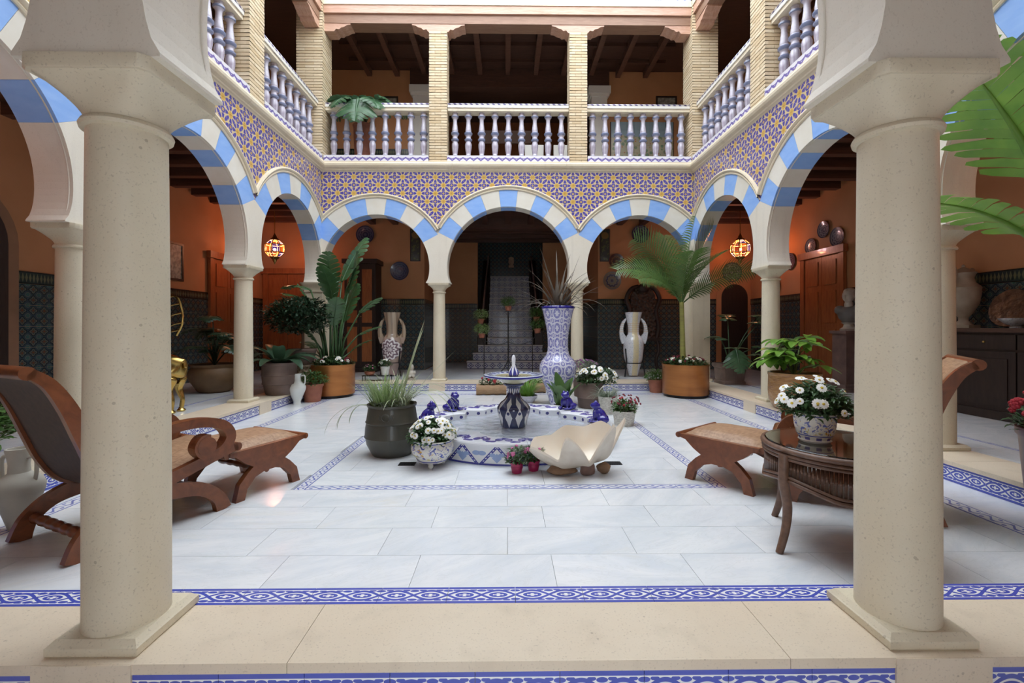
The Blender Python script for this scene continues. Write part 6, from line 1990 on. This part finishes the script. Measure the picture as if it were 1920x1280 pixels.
# log planters and fern bowl
M_LOG = mat('log_bark', rough=.8, fn=wood_fn((.46, .30, .17), (.30, .18, .10), 1.2, (2, 9, 9)))
for (xx, yy, L, lab, kind) in ((921, 741, .56, 'hollow log planter with red flowers behind the fountain', 'red'), (998, 737, .52, 'hollow log planter half hidden behind the fountain bowl', 'green')):
    x, y = px(xx, yy, 0)
    t = thing('log_planter', lab, 'planter', (x, y + .1, 0), .03, 'log planters behind the fountain')
    n = 18; rows = []
    for i in range(13):
        xx_ = -L / 2 + L * i / 12; r_ = .115 + .006 * sin(i * 1.7)
        rows.append([(xx_, r_ * cos(a), .115 + r_ * sin(a)) for a in [rad(40 - 260 * k / n) for k in range(n + 1)]] + [(xx_, (r_ - .03) * cos(a), .115 + (r_ - .03) * sin(a)) for a in [rad(-220 + 260 * k / n) for k in range(n + 1)]])
    rows = [r_ + [r_[0]] for r_ in rows]
    m = MB().strip(rows)
    for e_ in (rows[0], rows[-1]): m.add(e_[:-1], [list(range(len(e_) - 1))])
    for xe in (-L / 2 + .01, L / 2 - .03):
        m.lathe([(.001, 0), (.09, 0), (.09, .02), (.001, .02)], 18); k0 = len(m.v) - 72
        m.xf(k0, Matrix.Translation((xe, 0, .115)) @ Matrix.Rotation(pi / 2, 4, 'Y'))
    m.build('log', M_LOG, t, True)
    MB().box(-L / 2 + .03, L / 2 - .03, -.075, .075, .14, .16).build('soil', M_SOIL, t)
    foliage(t, L_DAISY if kind == 'red' else L_LIGHT, (0, 0, .2), L * .42, .08, .14, 320, .05, 71, -.2, .1)
    if kind == 'red': flowers(t, F_RED, 18, (0, 0, .22), L * .4, .08, .14, random.Random(3), 1.4, .1)
x, y = px(989, 755, 0)
t = thing('fern_bowl', 'bright green fern in a small patterned bowl behind the fountain', 'potted plant', (x, y, 0))
pot(t, [(.08, 0), (.10, .01), (.155, .09), (.165, .12), (.17, .13)], mat('grey_pattern_bowl', rough=.3, fn=cob_fn(40, .45, (.62, .60, .62), (.30, .28, .34))), 32, .012)
grass(t, L_LIGHT, (0, 0, .11), 150, .36, .10, .016, 72, (.9, 1.5), (.3, 1.6))

# ---- iron plant stand before the stairs with topiary pots
d = 10.3
sx, sy = at(953, d)
t = thing('plant_stand', 'black wrought iron plant stand before the stairs', 'plant stand', (sx, sy, Z_CURB))
SP = [(at(904, d)[0] - sx, zat(617, d) - .20, 'lower topiary on the left arm of the iron plant stand'), (at(901, d)[0] - sx - .0, zat(590, d) - .20, 'upper topiary on the left arm of the iron plant stand'), (at(953, d)[0] - sx, zat(566, d) - .20, 'topmost topiary on the iron plant stand'), (at(1005, d)[0] - sx + .02, zat(586, d) - .20, 'upper topiary on the right arm of the iron plant stand'), (at(1007, d)[0] - sx, zat(608, d) - .20, 'lower topiary on the right arm of the iron plant stand')]
for k in range(3):
    a = rad(90 + 120 * k)
    MB().tube(smooth_path([(0, 0, .35), (cos(a) * .12, sin(a) * .12, .15), (cos(a) * .32, sin(a) * .22, 0)], 5), .012, 6).build('leg', M_IRON, t, True)
MB().tube([(0, 0, .3), (0, 0, SP[2][1] - Z_CURB - .01)], .014, 8).build('post', M_IRON, t, True)
for s in (-1, 1):
    MB().tube([(s * .55, 0, .0), (s * .55, 0, 1.0)], .010, 6).build('side_post', M_IRON, t, True)
    MB().tube(smooth_path([(0, 0, .75), (s * .25, 0, .70), (s * .55, 0, .78)], 6), .010, 6).build('arm', M_IRON, t, True)
for i, (xo, z, lab) in enumerate(SP):
    yo = (-.10, .12, 0, .12, -.10)[i]
    MB().tube([(xo, yo, z - Z_CURB - .01), ((.55 if xo > .1 else -.55) if abs(xo) > .1 else 0, 0, z - Z_CURB - .16)], .009, 6).build('bracket', M_IRON, t, True)
    MB().lathe([(.07, z - Z_CURB - .012), (.07, z - Z_CURB - .002)], 16, cx=xo, cy=yo).build('saucer', M_IRON, t)
    p = thing('topiary_pot', lab, 'potted plant', (sx + xo, sy + yo, z), 0, 'topiary pots on the iron plant stand')
    pot(p, [(.05, 0), (.055, .01), (.075, .10), (.08, .11)], M_TERRA, 20, .008)
    foliage(p, L_GRASS if i in (0, 1) else L_MID, (0, 0, .20), .17, .15, .13, 420, .05, 90 + i, -.9, .2)

# ---- low iron stand with small pots by the left winged vase
x, y = px(700, 712, Z_CURB)
t = thing('low_stand', 'low black iron stand beside the lustre winged vase', 'plant stand', (x + .12, YB - .02, Z_CURB))
MB().box(-.28, .28, -.10, .10, .10, .115).build('shelf', M_IRON, t)
for a in (-.27, .27):
    for b in (-.09, .09):
        MB().tube([(a, b, 0), (a, b, .10)], .008, 6).build('leg', M_IRON, t)
sxx = x + .12
def tiny(label, xx_, prof, m, fl, seed, lf=L_DAISY):
    p = thing('flower_pot', label, 'potted plant', (xx_, YB - .02, Z_CURB + .116), 0, 'small flower pots on the low iron stand')
    pot(p, prof, m, 24, .008)
    z = prof[-1][1]
    foliage(p, lf, (0, 0, z + .03), .13, .10, .10, 260, .045, seed, -.2, .2)
    flowers(p, fl, 10, (0, 0, z + .04), .13, .10, .10, random.Random(seed), 1.0, .1)
tiny('mixed flowers in a low terracotta pot on the iron stand', sxx - .15, [(.08, 0), (.10, .07), (.11, .08)], M_TERRA, F_PINK, 101)
tiny('white flowers in a white bucket on the iron stand', sxx + .16, [(.07, 0), (.095, .17), (.10, .18)], M_WCER, F_WHITE, 102)
t = thing('stone_figurine', 'small grey stone cherub beside the lustre winged vase', 'figurine', (-2.0, YB + .1, Z_CURB), .2)
MB().lathe([(.09, 0), (.09, .04), (.07, .05)], 20).build('base', M_BUST, t, True)
link('figure', remeshed([((0, 0, .13), .065, (1, .9, 1.2)), ((0, 0, .26), .055, (1, 1, 1.1)), ((0, 0, .19), .04, (1, 1, 1)), ((-.065, -.02, .15), .028, (1, 1, 1.8)), ((.065, -.02, .15), .028, (1, 1, 1.8)), ((-.04, -.06, .08), .035, (1, 1.6, .8)), ((.04, -.06, .08), .035, (1, 1.6, .8)), ((0, .01, .30), .045, (1, 1, .6))], .009, M_BUST, 'figure'), t)

# ---- mask on the stair wall
t = thing('wall_mask', 'pale clay head mounted on the tiled wall at the head of the stairs', 'sculpture', (.13, 15.72, 3.42))
M_MASK = mat('mask_clay', (.46, .30, .20), .6)
link('face', remeshed([((0, 0, .12), .12, (.85, .6, 1.25)), ((0, -.07, .10), .02, (.8, 1, 1.8)), ((0, .0, .22), .10, (1, .7, .6)), ((0, -.055, .03), .03, (1.2, .6, .5))], .012, M_MASK, 'face'), t)
MB().box(-.09, .09, -.06, .06, -.10, -.02).build('bracket', M_MASK, t)

# ---- upper gallery furnishings
t = thing('tile_mural', 'colourful landscape tile mural behind the right balcony balusters', 'mural', (3.46, YO - .04, ZU), 0)
MB().box(-.82, .82, -.0, .024, 0, 1.0).build('backing', M_WBLACK, t)
def mural_world(nt):
    p = nt.pos(); x, y, z = nt.sep(p)
    n = nt.voro(p, 7); n2 = nt.noise(p, 4, 4)
    sky = nt.mix(n2, (.20, .30, .36), (.34, .42, .44))
    land = nt.mix(n < .35, (.44, .40, .28), (.20, .28, .18))
    land = nt.mix(nt.voro(p, 11) < .2, land, (.50, .20, .10))
    return nt.mix(nt.math('GREATER_THAN', z + n2 * .3, ZU + 1.75), land, sky)
mt = MB().box(-.098, .098, -.01, 0, -.098, .098).mesh('mural_tile', mat('mural_glaze', rough=.25, fn=mural_world, coat=.3))
for i in range(8):
    for j in range(5):
        link('mural_tile', mt, t, (-.70 + i * .20, 0, .10 + j * .20))
t.location.z = ZU + .98
d6 = struct(link('door_6', None, None, (-.05, 14.56, ZU)), 'wooden double door in the recess of the upper gallery')
for s in (-1, 1):
    MB().box(min(0, s * .75) + .01, max(0, s * .75) - .01, -.05, 0, 0, 2.5).build('door_leaf', M_WDOOR, d6)
    for z0, z1 in ((.2, 1.1), (1.25, 2.35)):
        MB().box(min(s * .14, s * .62), max(s * .14, s * .62), -.07, -.05, z0, z1).build('door_panel', M_WDOOR, d6)
MB().box(-.8, .8, -.05, 0, 2.6, 3.0).build('transom', mat('frosted_transom', (.70, .52, .46), .4), d6)
def small_chair(label, x):
    t = thing('covered_chair', label, 'chair', (x, 10.5, ZU), 0, 'white covered chairs on the upper gallery')
    MB().box(-.22, .22, -.22, .22, .42, .50).build('seat', M_WHITE, t)
    MB().box(-.22, .22, .18, .24, .50, 1.0).build('backrest', M_WHITE, t)
    for a in (-.19, .19):
        for b in (-.19, .19):
            MB().box(a - .02, a + .02, b - .02, b + .02, 0, .42).build('leg', M_WHITE, t)
small_chair('left of two white covered chairs behind the middle balcony railing', .62)
small_chair('right of two white covered chairs behind the middle balcony railing', 1.30)
